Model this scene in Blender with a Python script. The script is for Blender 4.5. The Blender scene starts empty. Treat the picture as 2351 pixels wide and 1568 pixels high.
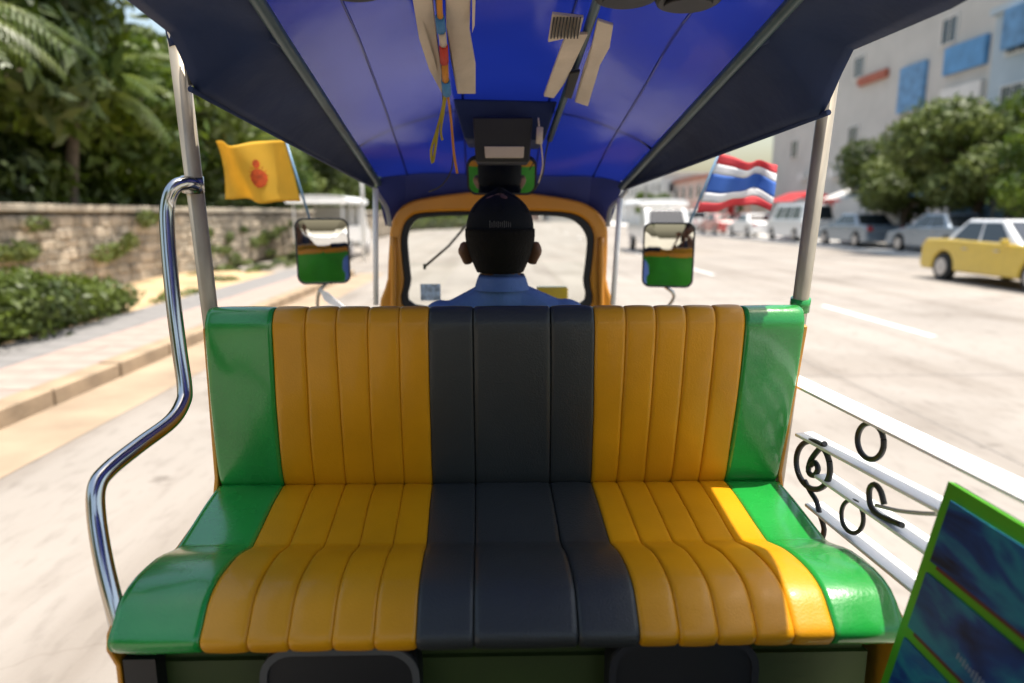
import bpy, bmesh, math, random
import numpy as np
from mathutils import Vector, Matrix, noise as mnoise
random.seed(7)
R = math.radians
SC = bpy.context.scene
COL = SC.collection

# ------------------------------------------------------------------ camera
CAM_H = 1.55
FPX = 1567.0                       # focal length in photo pixels (2351 wide)
PITCH, YAW = R(10.6), R(1.3)
cd = bpy.data.cameras.new('camera'); cam = bpy.data.objects.new('camera', cd); COL.objects.link(cam)
cam.location = (0, 0, CAM_H); cam.rotation_euler = (R(90) - PITCH, 0, -YAW)
cd.sensor_width = 36; cd.lens = 36 * FPX / 2351
cd.clip_start = 0.02; cd.clip_end = 3000
cd.dof.use_dof = True; cd.dof.focus_distance = 1.4; cd.dof.aperture_fstop = 1.9
SC.camera = cam
# ------------------------------------------------------------------ sky + sun
SUN_EL, SUN_AZ = R(77), R(100)      # azimuth clockwise from straight ahead (+Y)
w = bpy.data.worlds.new('World'); SC.world = w; w.use_nodes = True
nt = w.node_tree; nt.nodes.clear()
sky = nt.nodes.new('ShaderNodeTexSky'); sky.sky_type = 'NISHITA'; sky.sun_disc = False
sky.sun_elevation = SUN_EL; sky.sun_rotation = SUN_AZ
sky.air_density = 1.6; sky.dust_density = 4.0; sky.ozone_density = 1.0
bg = nt.nodes.new('ShaderNodeBackground'); bg.inputs[1].default_value = 0.15
wo = nt.nodes.new('ShaderNodeOutputWorld')
nt.links.new(sky.outputs[0], bg.inputs[0]); nt.links.new(bg.outputs[0], wo.inputs[0])
sl = bpy.data.lights.new('sun', 'SUN'); sun = bpy.data.objects.new('sun', sl); COL.objects.link(sun)
sl.energy = 4.6; sl.angle = R(0.5); sl.color = (1.0, .945, .86)
sdir = Vector((math.sin(SUN_AZ) * math.cos(SUN_EL), math.cos(SUN_AZ) * math.cos(SUN_EL), math.sin(SUN_EL)))
sun.rotation_euler = sdir.to_track_quat('Z', 'Y').to_euler()
SC.view_settings.view_transform = 'Standard'; SC.view_settings.look = 'None'
SC.view_settings.gamma = 1; SC.view_settings.use_curve_mapping = False
SC.view_settings.exposure = 0.72
SC.cycles.max_bounces = 10; SC.cycles.diffuse_bounces = 5; SC.cycles.transparent_max_bounces = 16
SC.cycles.sample_clamp_indirect = 8

# ------------------------------------------------------------------ helpers
ROT = cam.rotation_euler.to_matrix()
def ray(px, py):
    return ROT @ Vector(((px - 1175.5) / FPX, (784 - py) / FPX, -1.0))
def P(px, py, Y):                  # point on the sight line at forward distance Y
    d = ray(px, py); return Vector((0, 0, CAM_H)) + d * (Y / d.y)
def PX(px, py, X):
    d = ray(px, py); return Vector((0, 0, CAM_H)) + d * (X / d.x)

def tag(o, label=None, cat=None, group=None, kind=None):
    if label: o['label'] = label
    if cat: o['category'] = cat
    if group: o['group'] = group
    if kind: o['kind'] = kind
    return o
def empty(name, loc=(0, 0, 0), rz=0):
    o = bpy.data.objects.new(name, None); COL.objects.link(o)
    o.location = loc; o.rotation_euler = (0, 0, rz); o.empty_display_size = .1
    return o
def link_mesh(name, me, mat=None, parent=None):
    o = bpy.data.objects.new(name, me); COL.objects.link(o)
    if mat is not None:
        for m in (mat if isinstance(mat, (list, tuple)) else [mat]): me.materials.append(m)
    if parent is not None: o.parent = parent
    return o
def copy_tree(o, parent=None):
    c = o.copy(); COL.objects.link(c); c.parent = parent
    for ch in list(o.children): copy_tree(ch, c)
    return c

class MB:
    def __init__(s): s.bm = bmesh.new()
    def box(s, c, d, rot=None, mi=0):
        M = Matrix.Translation(Vector(c)) @ (rot.to_4x4() if rot is not None else Matrix()) @ Matrix.Diagonal((d[0], d[1], d[2], 1))
        r = bmesh.ops.create_cube(s.bm, size=1, matrix=M)
        for v in r['verts']:
            for f in v.link_faces: f.material_index = mi
        return s
    def tube(s, pts, r, n=12, caps=True, smooth=3):
        pts = [Vector(p) for p in pts]
        rr = r if isinstance(r, (list, tuple)) else [r] * len(pts)
        if smooth and len(pts) > 2:
            q, rq = [], []
            for i in range(len(pts) - 1):
                p0 = pts[max(i - 1, 0)]; p1 = pts[i]; p2 = pts[i + 1]; p3 = pts[min(i + 2, len(pts) - 1)]
                for k in range(smooth):
                    t = k / smooth
                    q.append(.5 * ((2 * p1) + (-p0 + p2) * t + (2 * p0 - 5 * p1 + 4 * p2 - p3) * t * t + (-p0 + 3 * p1 - 3 * p2 + p3) * t ** 3))
                    rq.append(rr[i] * (1 - t) + rr[i + 1] * t)
            q.append(pts[-1]); rq.append(rr[-1]); pts, rr = q, rq
        rings = []; up = None
        for i, p in enumerate(pts):
            t = (pts[min(i + 1, len(pts) - 1)] - pts[max(i - 1, 0)]).normalized()
            if up is None:
                up = t.orthogonal().normalized()
            up = (up - t * up.dot(t)); up = up.normalized() if up.length > 1e-6 else t.orthogonal().normalized()
            b = t.cross(up)
            rings.append([s.bm.verts.new(p + (up * math.cos(a) + b * math.sin(a)) * rr[i]) for a in [2 * math.pi * k / n for k in range(n)]])
        for i in range(len(rings) - 1):
            for k in range(n):
                f = s.bm.faces.new((rings[i][k], rings[i][(k + 1) % n], rings[i + 1][(k + 1) % n], rings[i + 1][k])); f.smooth = True
        if caps:
            s.bm.faces.new(rings[0][::-1]); s.bm.faces.new(rings[-1])
        return s
    def cyl(s, a, b, r, n=16, r2=None):
        return s.tube([a, b], [r, r if r2 is None else r2], n=n, smooth=0)
    def poly(s, pts, mi=0):
        f = s.bm.faces.new([s.bm.verts.new(p) for p in pts]); f.material_index = mi; return s
    def prism(s, pts, ext):         # closed outline + extrusion vector
        ext = Vector(ext)
        a = [s.bm.verts.new(Vector(p)) for p in pts]; b = [s.bm.verts.new(Vector(p) + ext) for p in pts]
        s.bm.faces.new(a); s.bm.faces.new(b[::-1])
        n = len(a)
        for i in range(n): s.bm.faces.new((a[i], b[i], b[(i + 1) % n], a[(i + 1) % n]))
        return s
    def grid(s, rows, smooth=True, closed=False):
        vs = [[s.bm.verts.new(p) for p in r] for r in rows]
        for i in range(len(vs) - 1):
            m = len(vs[i]); 
            for k in range(m if closed else m - 1):
                f = s.bm.faces.new((vs[i][k], vs[i][(k + 1) % m], vs[i + 1][(k + 1) % m], vs[i + 1][k])); f.smooth = smooth
        return s
    def ring(s, outer, inner, ext):  # frame between two loops of equal length, with depth
        ext = Vector(ext); n = len(outer)
        A = [s.bm.verts.new(p) for p in outer]; B = [s.bm.verts.new(p) for p in inner]
        C = [s.bm.verts.new(Vector(p) + ext) for p in outer]; D = [s.bm.verts.new(Vector(p) + ext) for p in inner]
        for i in range(n):
            j = (i + 1) % n
            for q in ((A[i], A[j], B[j], B[i]), (C[j], C[i], D[i], D[j]), (A[j], A[i], C[i], C[j]), (B[i], B[j], D[j], D[i])): s.bm.faces.new(q)
        return s
    def sphere(s, c, r, sc=(1, 1, 1), sub=2):
        M = Matrix.Translation(Vector(c)) @ Matrix.Diagonal((sc[0], sc[1], sc[2], 1))
        x = bmesh.ops.create_icosphere(s.bm, subdivisions=sub, radius=r, matrix=M)
        for v in x['verts']:
            for f in v.link_faces: f.smooth = True
        return s
    def mesh(s, name):
        bmesh.ops.recalc_face_normals(s.bm, faces=s.bm.faces)
        me = bpy.data.meshes.new(name); s.bm.to_mesh(me); s.bm.free(); return me
    def build(s, name, mat=None, parent=None, bevel=0, seg=2, smooth=False):
        o = link_mesh(name, s.mesh(name), mat, parent)
        if smooth or bevel:
            for p in o.data.polygons: p.use_smooth = True
        if bevel:
            b = o.modifiers.new('bevel', 'BEVEL'); b.width = bevel; b.segments = seg; b.limit_method = 'ANGLE'; b.angle_limit = R(35); b.harden_normals = True
        return o

# ------------------------------------------------------------------ materials
def mat(name, col, rough=.6, metal=0, var=.15, vscale=6, bump=0, bscale=60, col2=None, spec=.5, coat=0, sheen=0, transl=0, emis=0, detail=5, stretch=None):
    m = bpy.data.materials.new(name); m.use_nodes = True
    t = m.node_tree; b = t.nodes['Principled BSDF']
    tc = t.nodes.new('ShaderNodeTexCoord')
    src = tc.outputs['Object']
    if stretch:
        mp = t.nodes.new('ShaderNodeMapping'); mp.inputs['Scale'].default_value = stretch
        t.links.new(src, mp.inputs[0]); src = mp.outputs[0]
    n = t.nodes.new('ShaderNodeTexNoise'); n.inputs['Scale'].default_value = vscale; n.inputs['Detail'].default_value = detail
    t.links.new(src, n.inputs['Vector'])
    ramp = t.nodes.new('ShaderNodeValToRGB')
    c1 = [c * (1 - var) for c in col]; c2 = list(col2) if col2 else [min(1, c * (1 + var)) for c in col]
    ramp.color_ramp.elements[0].position = .32; ramp.color_ramp.elements[1].position = .68
    ramp.color_ramp.elements[0].color = (*c1, 1); ramp.color_ramp.elements[1].color = (*c2, 1)
    t.links.new(n.outputs[0], ramp.inputs[0]); t.links.new(ramp.outputs[0], b.inputs['Base Color'])
    mr = t.nodes.new('ShaderNodeMapRange'); mr.inputs[3].default_value = max(0, rough - .07); mr.inputs[4].default_value = min(1, rough + .1)
    n2 = t.nodes.new('ShaderNodeTexNoise'); n2.inputs['Scale'].default_value = vscale * 2.7; n2.inputs['Detail'].default_value = 4
    t.links.new(src, n2.inputs['Vector'])
    t.links.new(n2.outputs[0], mr.inputs[0]); t.links.new(mr.outputs[0], b.inputs['Roughness'])
    b.inputs['Metallic'].default_value = metal; b.inputs['Specular IOR Level'].default_value = spec
    b.inputs['Coat Weight'].default_value = coat; b.inputs['Coat Roughness'].default_value = .12
    if bump:
        n3 = t.nodes.new('ShaderNodeTexNoise'); n3.inputs['Scale'].default_value = bscale; n3.inputs['Detail'].default_value = 6
        t.links.new(src, n3.inputs['Vector'])
        bp = t.nodes.new('ShaderNodeBump'); bp.inputs['Strength'].default_value = bump; bp.inputs['Distance'].default_value = .02
        t.links.new(n3.outputs[0], bp.inputs['Height']); t.links.new(bp.outputs[0], b.inputs['Normal'])
    if transl:
        tr = t.nodes.new('ShaderNodeBsdfTranslucent'); t.links.new(ramp.outputs[0], tr.inputs[0])
        mx = t.nodes.new('ShaderNodeMixShader'); mx.inputs[0].default_value = transl
        t.links.new(b.outputs[0], mx.inputs[1]); t.links.new(tr.outputs[0], mx.inputs[2])
        t.links.new(mx.outputs[0], t.nodes['Material Output'].inputs[0])
    return m
def glass(name, tint=(.97, .98, .97), fac=.06, rough=.0):
    m = bpy.data.materials.new(name); m.use_nodes = True; t = m.node_tree; t.nodes.clear()
    o = t.nodes.new('ShaderNodeOutputMaterial'); tr = t.nodes.new('ShaderNodeBsdfTransparent'); tr.inputs[0].default_value = (*tint, 1)
    g = t.nodes.new('ShaderNodeBsdfGlossy'); g.inputs['Roughness'].default_value = rough + .02
    fr = t.nodes.new('ShaderNodeFresnel'); fr.inputs[0].default_value = 1.45
    mx = t.nodes.new('ShaderNodeMixShader')
    t.links.new(fr.outputs[0], mx.inputs[0]); t.links.new(tr.outputs[0], mx.inputs[1]); t.links.new(g.outputs[0], mx.inputs[2])
    t.links.new(mx.outputs[0], o.inputs[0]); return m

M = {}
M['vinyl_yellow'] = mat('vinyl_yellow', (.60, .262, .002), .40, var=.11, vscale=5, bump=.08, bscale=260, coat=.15, spec=.35)
M['vinyl_green'] = mat('vinyl_green', (.012, .25, .035), .25, var=.13, vscale=5, bump=.06, bscale=200, coat=.5)
M['vinyl_dark'] = mat('vinyl_dark', (.030, .033, .031), .42, var=.10, vscale=3, bump=.14, bscale=260, coat=.1, spec=.35)
M['piping'] = mat('piping', (.06, .035, .006), .6)
M['seam_grey'] = mat('seam_grey', (.05, .052, .056), .5)
M['paint_yellow'] = mat('paint_yellow', (.62, .25, .012), .35, var=.1, coat=.4)
M['paint_green'] = mat('paint_green', (.045, .33, .02), .35, var=.15, coat=.3)
M['panel_olive_shaded'] = mat('panel_olive_shaded', (.030, .050, .004), .6, var=.25, vscale=4)  # green panel, shade under the bench darkened into the base colour
M['steel'] = mat('steel', (.50, .49, .46), .24, metal=1, var=.1, vscale=20, stretch=(1, 1, .15))
M['steel_worn'] = mat('steel_worn', (.40, .345, .26), .45, metal=.45, var=.25, vscale=9, stretch=(3, 3, .5))
M['chrome'] = mat('chrome', (.48, .48, .47), .16, metal=1, var=.05)
M['black_rubber'] = mat('black_rubber', (.012, .012, .013), .6)
M['black_plastic'] = mat('black_plastic', (.007, .007, .007), .5)
M['white_paint'] = mat('white_paint', (.85, .84, .81), .4, var=.05)
M['black_iron'] = mat('black_iron', (.015, .014, .014), .45)
M['ceiling_blue'] = mat('ceiling_blue', (.012, .030, .30), .17, var=.12, vscale=2.2, bump=.12, bscale=5, coat=.4, transl=.15)
M['canvas_navy'] = mat('canvas_navy', (.012, .024, .072), .65, spec=.3, var=.15, vscale=4, bump=.2, bscale=14)
M['pipe_teal'] = mat('pipe_teal', (.04, .075, .085), .4, var=.2)
M['beige_vinyl'] = mat('beige_vinyl', (.55, .46, .36), .5, var=.12, vscale=8, bump=.15, bscale=30)
M['skin'] = mat('skin', (.16, .07, .035), .5, var=.1, vscale=10)
M['shirt'] = mat('shirt', (.10, .17, .40), .85, var=.12, vscale=9, bump=.9, bscale=11)
M['trousers'] = mat('trousers', (.03, .035, .05), .8)
M['cap'] = mat('cap', (.005, .007, .010), .9, spec=.2, bump=.2, bscale=200)
M['hair'] = mat('hair', (.004, .0035, .003), .8, spec=.15, bump=.3, bscale=150)
M['glass'] = glass('glass')
M['car_glass'] = mat('car_glass', (.02, .025, .03), .08, var=.05, spec=.8)
M['rim_dark'] = mat('rim_dark', (.06, .06, .055), .5)
M['tyre'] = mat('tyre', (.02, .02, .02), .8)
M['rim'] = mat('rim', (.5, .5, .52), .3, metal=.9)
M['floor_mat'] = mat('floor_mat', (.02, .02, .02), .8, bump=.3)
M['leaf'] = mat('leaf', (.035, .085, .010), .45, var=.35, vscale=.9, col2=(.14, .20, .015), transl=.35, spec=.4)
M['leaf_dark'] = mat('leaf_dark', (.026, .052, .008), .5, var=.35, vscale=.8, col2=(.11, .15, .012), transl=.25)
M['leaf_olive'] = mat('leaf_olive', (.07, .11, .02), .5, var=.3, vscale=.7, col2=(.18, .22, .05), transl=.3)
M['palm_leaf'] = mat('palm_leaf', (.05, .11, .012), .4, var=.35, vscale=1.2, col2=(.16, .20, .02), transl=.35)
M['palm_dry'] = mat('palm_dry', (.42, .30, .03), .5, var=.2, vscale=3, transl=.3)
M['bark'] = mat('bark', (.12, .09, .06), .9, var=.3, vscale=8, bump=.6, bscale=20)
M['concrete_road'] = mat('concrete_road', (.275, .245, .210), .85, var=.10, vscale=.35, bump=.12, bscale=40, detail=9)
M['pavement'] = mat('pavement', (.20, .19, .18), .85, var=.18, vscale=1.2, bump=.2, bscale=30, detail=9)
M['pave_pink'] = mat('pave_pink', (.33, .25, .21), .85, var=.16, vscale=2.0, bump=.2, bscale=30)
M['kerb'] = mat('kerb', (.30, .22, .14), .85, var=.25, vscale=2.5, bump=.3, bscale=20)
M['sand'] = mat('sand', (.44, .31, .17), .95, var=.22, vscale=1.2, bump=.4, bscale=12, detail=9)
M['gutter'] = mat('gutter', (.30, .225, .15), .9, var=.2, vscale=1.5, bump=.2, bscale=30, detail=9)
M['line_white'] = mat('line_white', (.74, .73, .70), .7, var=.1, vscale=6)
M['stone'] = mat('stone', (.34, .28, .20), .9, var=.3, vscale=5, col2=(.46, .39, .29), bump=.6, bscale=16)
M['stone_b'] = mat('stone_b', (.24, .20, .145), .9, var=.3, vscale=5, col2=(.36, .30, .22), bump=.6, bscale=16)
M['stone_c'] = mat('stone_c', (.45, .37, .27), .9, var=.25, vscale=5, bump=.6, bscale=16)
M['mortar'] = mat('mortar', (.16, .13, .09), .95, var=.3, vscale=6, bump=.5, bscale=30)
M['coping'] = mat('coping', (.42, .36, .27), .9, var=.2, vscale=3, bump=.4, bscale=20)
M['plaster'] = mat('plaster', (.46, .44, .40), .85, var=.07, vscale=.6, bump=.1)
M['plaster_blue'] = mat('plaster_blue', (.36, .42, .46), .8, var=.12, vscale=.5)
M['plaster_white'] = mat('plaster_white', (.60, .58, .54), .85, var=.06, vscale=.6)
M['plaster_pink'] = mat('plaster_pink', (.50, .34, .28), .85, var=.1, vscale=.6)
M['roof_red'] = mat('roof_red', (.33, .09, .05), .7, var=.2, vscale=3)
M['blue_sign'] = mat('blue_sign', (.07, .22, .42), .5, var=.15, vscale=1.5)
M['blue_tarp'] = mat('blue_tarp', (.14, .30, .50), .6, var=.25, vscale=2, transl=.2)
M['orange_sign'] = mat('orange_sign', (.65, .30, .03), .5)
M['interior_shade'] = mat('interior_shade', (.03, .028, .025), .8, var=.4)
M['car_white'] = mat('car_white', (.72, .72, .70), .3, coat=1, var=.03)
M['car_silver'] = mat('car_silver', (.20, .25, .30), .3, coat=1, var=.05, metal=.3)
M['car_yellow'] = mat('car_yellow', (.62, .42, .02), .3, coat=1, var=.05)
M['car_red'] = mat('car_red', (.35, .03, .02), .3, coat=1, var=.05)
M['car_grey'] = mat('car_grey', (.12, .13, .14), .3, coat=1, var=.05)
M['lamp_clear'] = mat('lamp_clear', (.7, .7, .7), .1, var=.02)
M['lamp_red'] = mat('lamp_red', (.4, .02, .02), .2, var=.02)
M['pole_grey'] = mat('pole_grey', (.38, .37, .35), .7)
M['pole_blue'] = mat('pole_blue', (.12, .22, .32), .4)
M['red_cloth'] = mat('red_cloth', (.55, .04, .04), .8, transl=.3)
M['thread_yellow'] = mat('thread_yellow', (.45, .36, .02), .7, var=.2, transl=.2)
M['thread_red'] = mat('thread_red', (.5, .04, .02), .7)
M['thread_blue'] = mat('thread_blue', (.05, .2, .42), .7)
M['thread_orange'] = mat('thread_orange', (.55, .22, .02), .7)
M['cable'] = mat('cable', (.02, .02, .02), .6)

def road_mat():
    m = M['concrete_road']; t = m.node_tree; b = t.nodes['Principled BSDF']; src = b.inputs['Base Color'].links[0].from_socket
    tc = t.nodes.new('ShaderNodeTexCoord')
    def noise(scale, stretch, detail=8, dist=0):
        mp = t.nodes.new('ShaderNodeMapping'); mp.inputs['Scale'].default_value = stretch; t.links.new(tc.outputs['Object'], mp.inputs[0])
        n = t.nodes.new('ShaderNodeTexNoise'); n.inputs['Scale'].default_value = scale; n.inputs['Detail'].default_value = detail; n.inputs['Distortion'].default_value = dist
        t.links.new(mp.outputs[0], n.inputs['Vector']); return n.outputs[0]
    def mul(col, fac_socket, lo, hi, dark):
        r_ = t.nodes.new('ShaderNodeMapRange'); r_.inputs[1].default_value = lo; r_.inputs[2].default_value = hi; t.links.new(fac_socket, r_.inputs[0])
        x = t.nodes.new('ShaderNodeMix'); x.data_type = 'RGBA'; x.blend_type = 'MULTIPLY'; x.inputs[7].default_value = (*dark, 1)
        t.links.new(r_.outputs[0], x.inputs[0]); t.links.new(col, x.inputs[6]); return x.outputs[2]
    c = mul(src, noise(1.6, (1, .05, 1)), .50, .72, (.74, .71, .68))          # wheel-worn lengthwise streaks
    c = mul(c, noise(.45, (1, 1, 1), 10, 1.2), .50, .66, (.82, .80, .78))     # blotchy repairs
    c = mul(c, noise(14, (1, .35, 1), 6), .52, .75, (.80, .79, .78))          # grit
    c = mul(c, noise(2.2, (1, 1, 1), 12, .3), .66, .72, (.62, .60, .58))      # oil spots
    v = t.nodes.new('ShaderNodeTexVoronoi'); v.feature = 'DISTANCE_TO_EDGE'; v.inputs['Scale'].default_value = .16
    wn = t.nodes.new('ShaderNodeTexNoise'); wn.inputs['Scale'].default_value = .9; wn.inputs['Detail'].default_value = 8; t.links.new(tc.outputs['Object'], wn.inputs['Vector'])
    ad = t.nodes.new('ShaderNodeVectorMath'); ad.operation = 'ADD'; t.links.new(tc.outputs['Object'], ad.inputs[0]); t.links.new(wn.outputs[1], ad.inputs[1]); t.links.new(ad.outputs[0], v.inputs['Vector'])
    inv = t.nodes.new('ShaderNodeMapRange'); inv.inputs[1].default_value = 0; inv.inputs[2].default_value = .002; inv.inputs[3].default_value = 1; inv.inputs[4].default_value = 0; t.links.new(v.outputs['Distance'], inv.inputs[0])
    x = t.nodes.new('ShaderNodeMix'); x.data_type = 'RGBA'; x.blend_type = 'MULTIPLY'; x.inputs[7].default_value = (.90, .89, .88, 1); t.links.new(inv.outputs[0], x.inputs[0]); t.links.new(c, x.inputs[6])
    t.links.new(x.outputs[2], b.inputs['Base Color'])
road_mat()
# mirror glass
mm = bpy.data.materials.new('mirror_glass'); mm.use_nodes = True
b = mm.node_tree.nodes['Principled BSDF']; b.inputs['Metallic'].default_value = 1; b.inputs['Roughness'].default_value = .01; b.inputs['Base Color'].default_value = (.85, .87, .87, 1)
M['mirror'] = mm

# =================================================================== SETTING
def sheet(name, x0, x1, y0, y1, z, m, nx=1, ny=1, kind='structure'):
    mb = MB(); mb.grid([[(x0 + (x1 - x0) * i / nx, y0 + (y1 - y0) * j / ny, z) for i in range(nx + 1)] for j in range(ny + 1)], smooth=False)
    o = mb.build(name, m); tag(o, kind=kind); return o
M['earth'] = mat('earth', (.30, .26, .19), .95, var=.2, vscale=.3)
sheet('ground', -900, 900, -300, 1800, -.03, M['earth'])
sheet('road', -3.62, 15.2, -60, 600, 0, M['concrete_road'])
# road joints: a worn centre line far over to the right
M['joint'] = mat('joint', (.20, .18, .155), .9)
jm = MB()
for y in range(-12, 90, 6): jm.box((5.8, y + .4, .0015), (18.8, .022, .002))
for x in (-.2, 3.3, 9.1, 12.2): jm.box((x, 30, .0012), (.02, 120, .0018))
o = jm.build('road_joint', M['joint']); tag(o, kind='structure')
lm = MB()
for y in range(-8, 90, 9): lm.box((5.6, y, .003), (.10, 3.0, .003))
o = lm.build('lane_marking', M['line_white']); tag(o, kind='structure')
# left pavement raised by a kerb
pv = MB(); pv.box((-4.62, -21, .055), (1.56, 78, .13)); o = pv.build('pavement', M['pavement']); tag(o, kind='structure'); pavement_l = o
kb = MB(); kb.box((0, 0, 0), (.22, .97, .17)); kme = kb.build('kerb_stone', M['kerb'], pavement_l, bevel=.015)
kme.location = (-3.73, -2, .06)
for i in range(1, 20):
    c = kme.copy(); COL.objects.link(c); c.location = (-3.73 + random.uniform(-.006, .006), -2 + i, .06 + random.uniform(-.006, .004))
sheet('gutter', -3.62, -2.95, -40, 18.2, .004, M['gutter'])
sheet('lay_by', -7.6, -3.64, 18.0, 70, .002, M['concrete_road'])
# paving slabs in two tones
sb = MB(); sb.box((0, 0, 0), (.385, .385, .03)); slab0 = sb.build('paving_slab', M['pave_pink'], pavement_l, bevel=.006)
sb2 = MB(); sb2.box((0, 0, 0), (.385, .385, .03)); slab1 = sb2.build('paving_slab', M['pavement'], pavement_l, bevel=.006)
first = {0: True, 1: True}
for r_ in range(39):
    for c_ in range(4):
        k = 0 if c_ >= 2 else 1
        src = slab0 if k == 0 else slab1
        o = src if first[k] else src.copy()
        if not first[k]: COL.objects.link(o)
        first[k] = False
        o.location = (-5.22 + c_ * .39, 2.6 + r_ * .39, .118 + random.uniform(-.003, .003)); o.rotation_euler = (random.uniform(-.006, .006), random.uniform(-.006, .006), 0)
vg = MB()
rows = []
for j in range(18):
    y = -10 + j * 1.6
    rows.append([(x, y, .10 + .05 * mnoise.noise(Vector((x * .8, y * .5, 3))) + (.04 if x < -6.5 else 0)) for x in [-5.38 - .23 * k for k in range(11)]])
vg.grid(rows); o = vg.build('verge', M['sand']); tag(o, kind='structure')
# right pavement
pr = MB(); pr.box((19.3, 170, .05), (8.2, 460, .16)); o = pr.build('pavement', M['plaster_white']); o.name = 'forecourt'; tag(o, kind='structure')

# ---------------------------------------------------------------- foliage
def leaf_cloud(name, m, clumps, n, size, parent=None, stretch=1.0, seed=1):
    rs = np.random.RandomState(seed)
    C = np.array([c[:3] for c in clumps]); S = np.array([c[3:6] for c in clumps])
    wts = (S[:, 0] * S[:, 1] + S[:, 2] ** 2); wts = wts / wts.sum()
    idx = rs.choice(len(clumps), n, p=wts)
    d = rs.normal(size=(n, 3)); d /= np.linalg.norm(d, axis=1)[:, None]
    rad = rs.uniform(.45, 1.03, n) ** .6
    lump = 1 + .16 * np.sin(d[:, 0] * 7 + idx) * np.cos(d[:, 2] * 6 + idx * 2) + rs.normal(size=n) * .06
    p = C[idx] + d * S[idx] * (rad * lump)[:, None]
    a = rs.normal(size=(n, 3)); a /= np.linalg.norm(a, axis=1)[:, None]
    nn = d + rs.normal(size=(n, 3)) * .8; b = np.cross(nn, a); b /= np.linalg.norm(b, axis=1)[:, None] + 1e-9
    a = np.cross(b, nn); a /= np.linalg.norm(a, axis=1)[:, None] + 1e-9
    sz = size * rs.uniform(.6, 1.3, n)
    L = a * (sz * stretch)[:, None]; W = b * (sz * .45)[:, None]
    V = np.stack([p - L, p + W, p + L, p - W], 1).reshape(-1, 3)
    me = bpy.data.meshes.new(name)
    me.vertices.add(4 * n); me.vertices.foreach_set('co', V.astype(np.float32).ravel())
    me.loops.add(4 * n); me.loops.foreach_set('vertex_index', np.arange(4 * n, dtype=np.int32))
    me.polygons.add(n); me.polygons.foreach_set('loop_start', np.arange(0, 4 * n, 4, dtype=np.int32))
    me.update(); me.validate()
    return link_mesh(name, me, m, parent)

def tree_proto(h, cr, m, leaves, seed, leaf=.13):
    rs = random.Random(seed)
    root = empty('tree')
    t = MB()
    t.tube([(0, 0, -.1), (.08, .05, h * .3), (-.05, .1, h * .6), (.05, 0, h * .95)], [.17, .14, .10, .04], n=9)
    cl = []
    for i in range(11):
        a = i * 2.4 + rs.uniform(-.4, .4); rr = cr * rs.uniform(.25, .8); z = h * rs.uniform(.5, 1.05)
        c = (math.cos(a) * rr, math.sin(a) * rr, z)
        s = cr * rs.uniform(.3, .5); cl.append((*c, s, s, s * .75))
        t.tube([(0, 0, h * rs.uniform(.25, .5)), (c[0] * .5, c[1] * .5, z * .8), c], [.06, .045, .02], n=6)
    t.build('trunk', M['bark'], root)
    leaf_cloud('crown', m, cl, leaves, leaf, root, 1.3, seed)
    return root
tA = tree_proto(4.6, 2.9, M['leaf_dark'], 12000, 3)
tB = tree_proto(4.4, 2.8, M['leaf'], 11000, 8)
tC = tree_proto(4.8, 2.8, M['leaf_olive'], 12000, 15, .15)
used = set()
def place_tree(t, x, y, s, rz, label, group):
    o = t if t.name not in used else copy_tree(t)
    used.add(t.name); used.add(o.name)
    o.location = (x, y, 0); o.scale = (s, s, s); o.rotation_euler.z = rz
    tag(o, label, 'tree', group); return o
GL = 'trees behind the stone wall'
place_tree(tA, -10.4, 7.6, 1.5, .3, 'dark leafy tree behind the wall at the far left edge, above the clipped bush', GL)
place_tree(tA, -11.8, 12.4, 1.6, 1.9, 'tall dark tree behind the wall, second along from the left edge', GL)
place_tree(tB, -10.4, 16.6, 1.2, 2.2, 'bright green tree behind the wall just left of the steel pillar', GL)
place_tree(tA, -11.6, 21.5, 1.35, 4.0, 'dark tree behind the wall hidden partly by the yellow flag', GL)
place_tree(tB, -10.8, 27.0, 1.15, .9, 'lighter tree behind the wall, past the yellow flag', GL)
place_tree(tC, -10.8, 34.0, .95, 2.9, 'olive tree near the far end of the stone wall', GL)
place_tree(tA, -11.8, 43.0, 1.1, 5.0, 'dark tree beyond the end of the stone wall above the passenger truck', GL)
place_tree(tB, -9.8, 54.0, 1.0, 1.0, 'distant green tree left of the windscreen beside the white truck', GL)
place_tree(tC, -14.5, 9.0, 2.1, 1.2, 'big olive tree rising behind the front row at the left edge', GL)
place_tree(tA, -16.5, 18.0, 1.9, 3.3, 'big dark tree in the second row behind the pillar', GL)
place_tree(tA, -17.0, 28.0, 1.7, 2.3, 'big dark tree in the second row right of the flag', GL)
place_tree(tC, -7.4, 72.0, 1.1, 1.0, 'far olive tree seen through the left half of the windscreen', 'trees down the road')
place_tree(tB, -4.0, 92.0, 1.1, 3.0, 'far bright tree seen through the windscreen near the cap', 'trees down the road')
place_tree(tA, -12.5, 92.0, 1.3, 3.0, 'far dark tree at the left edge of the windscreen', 'trees down the road')
GR = 'trees in front of the shops'
place_tree(tC, 17.6, 25.0, 1.0, .6, 'olive street tree by the blue banner right of the right pillar', GR)
place_tree(tB, 19.8, 21.2, .95, 2.1, 'green street tree over the silver car', GR)
place_tree(tC, 18.9, 16.4, 1.0, 4.1, 'olive street tree over the dark stall at the right edge', GR)
place_tree(tA, 19.0, 31.5, .9, 3.5, 'small dark street tree just behind the right pillar', GR)
place_tree(tB, 19.0, 12.4, 1.1, 5.1, 'green street tree at the extreme right edge behind the yellow car', GR)
place_tree(tA, 21.5, 27.5, 1.0, .1, 'dark tree tucked between the olive street trees and the shop wall', GR)
place_tree(tB, 17.4, 20.4, .8, 1.1, 'small bright tree between the olive street trees, over the silver car roof', GR)
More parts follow.
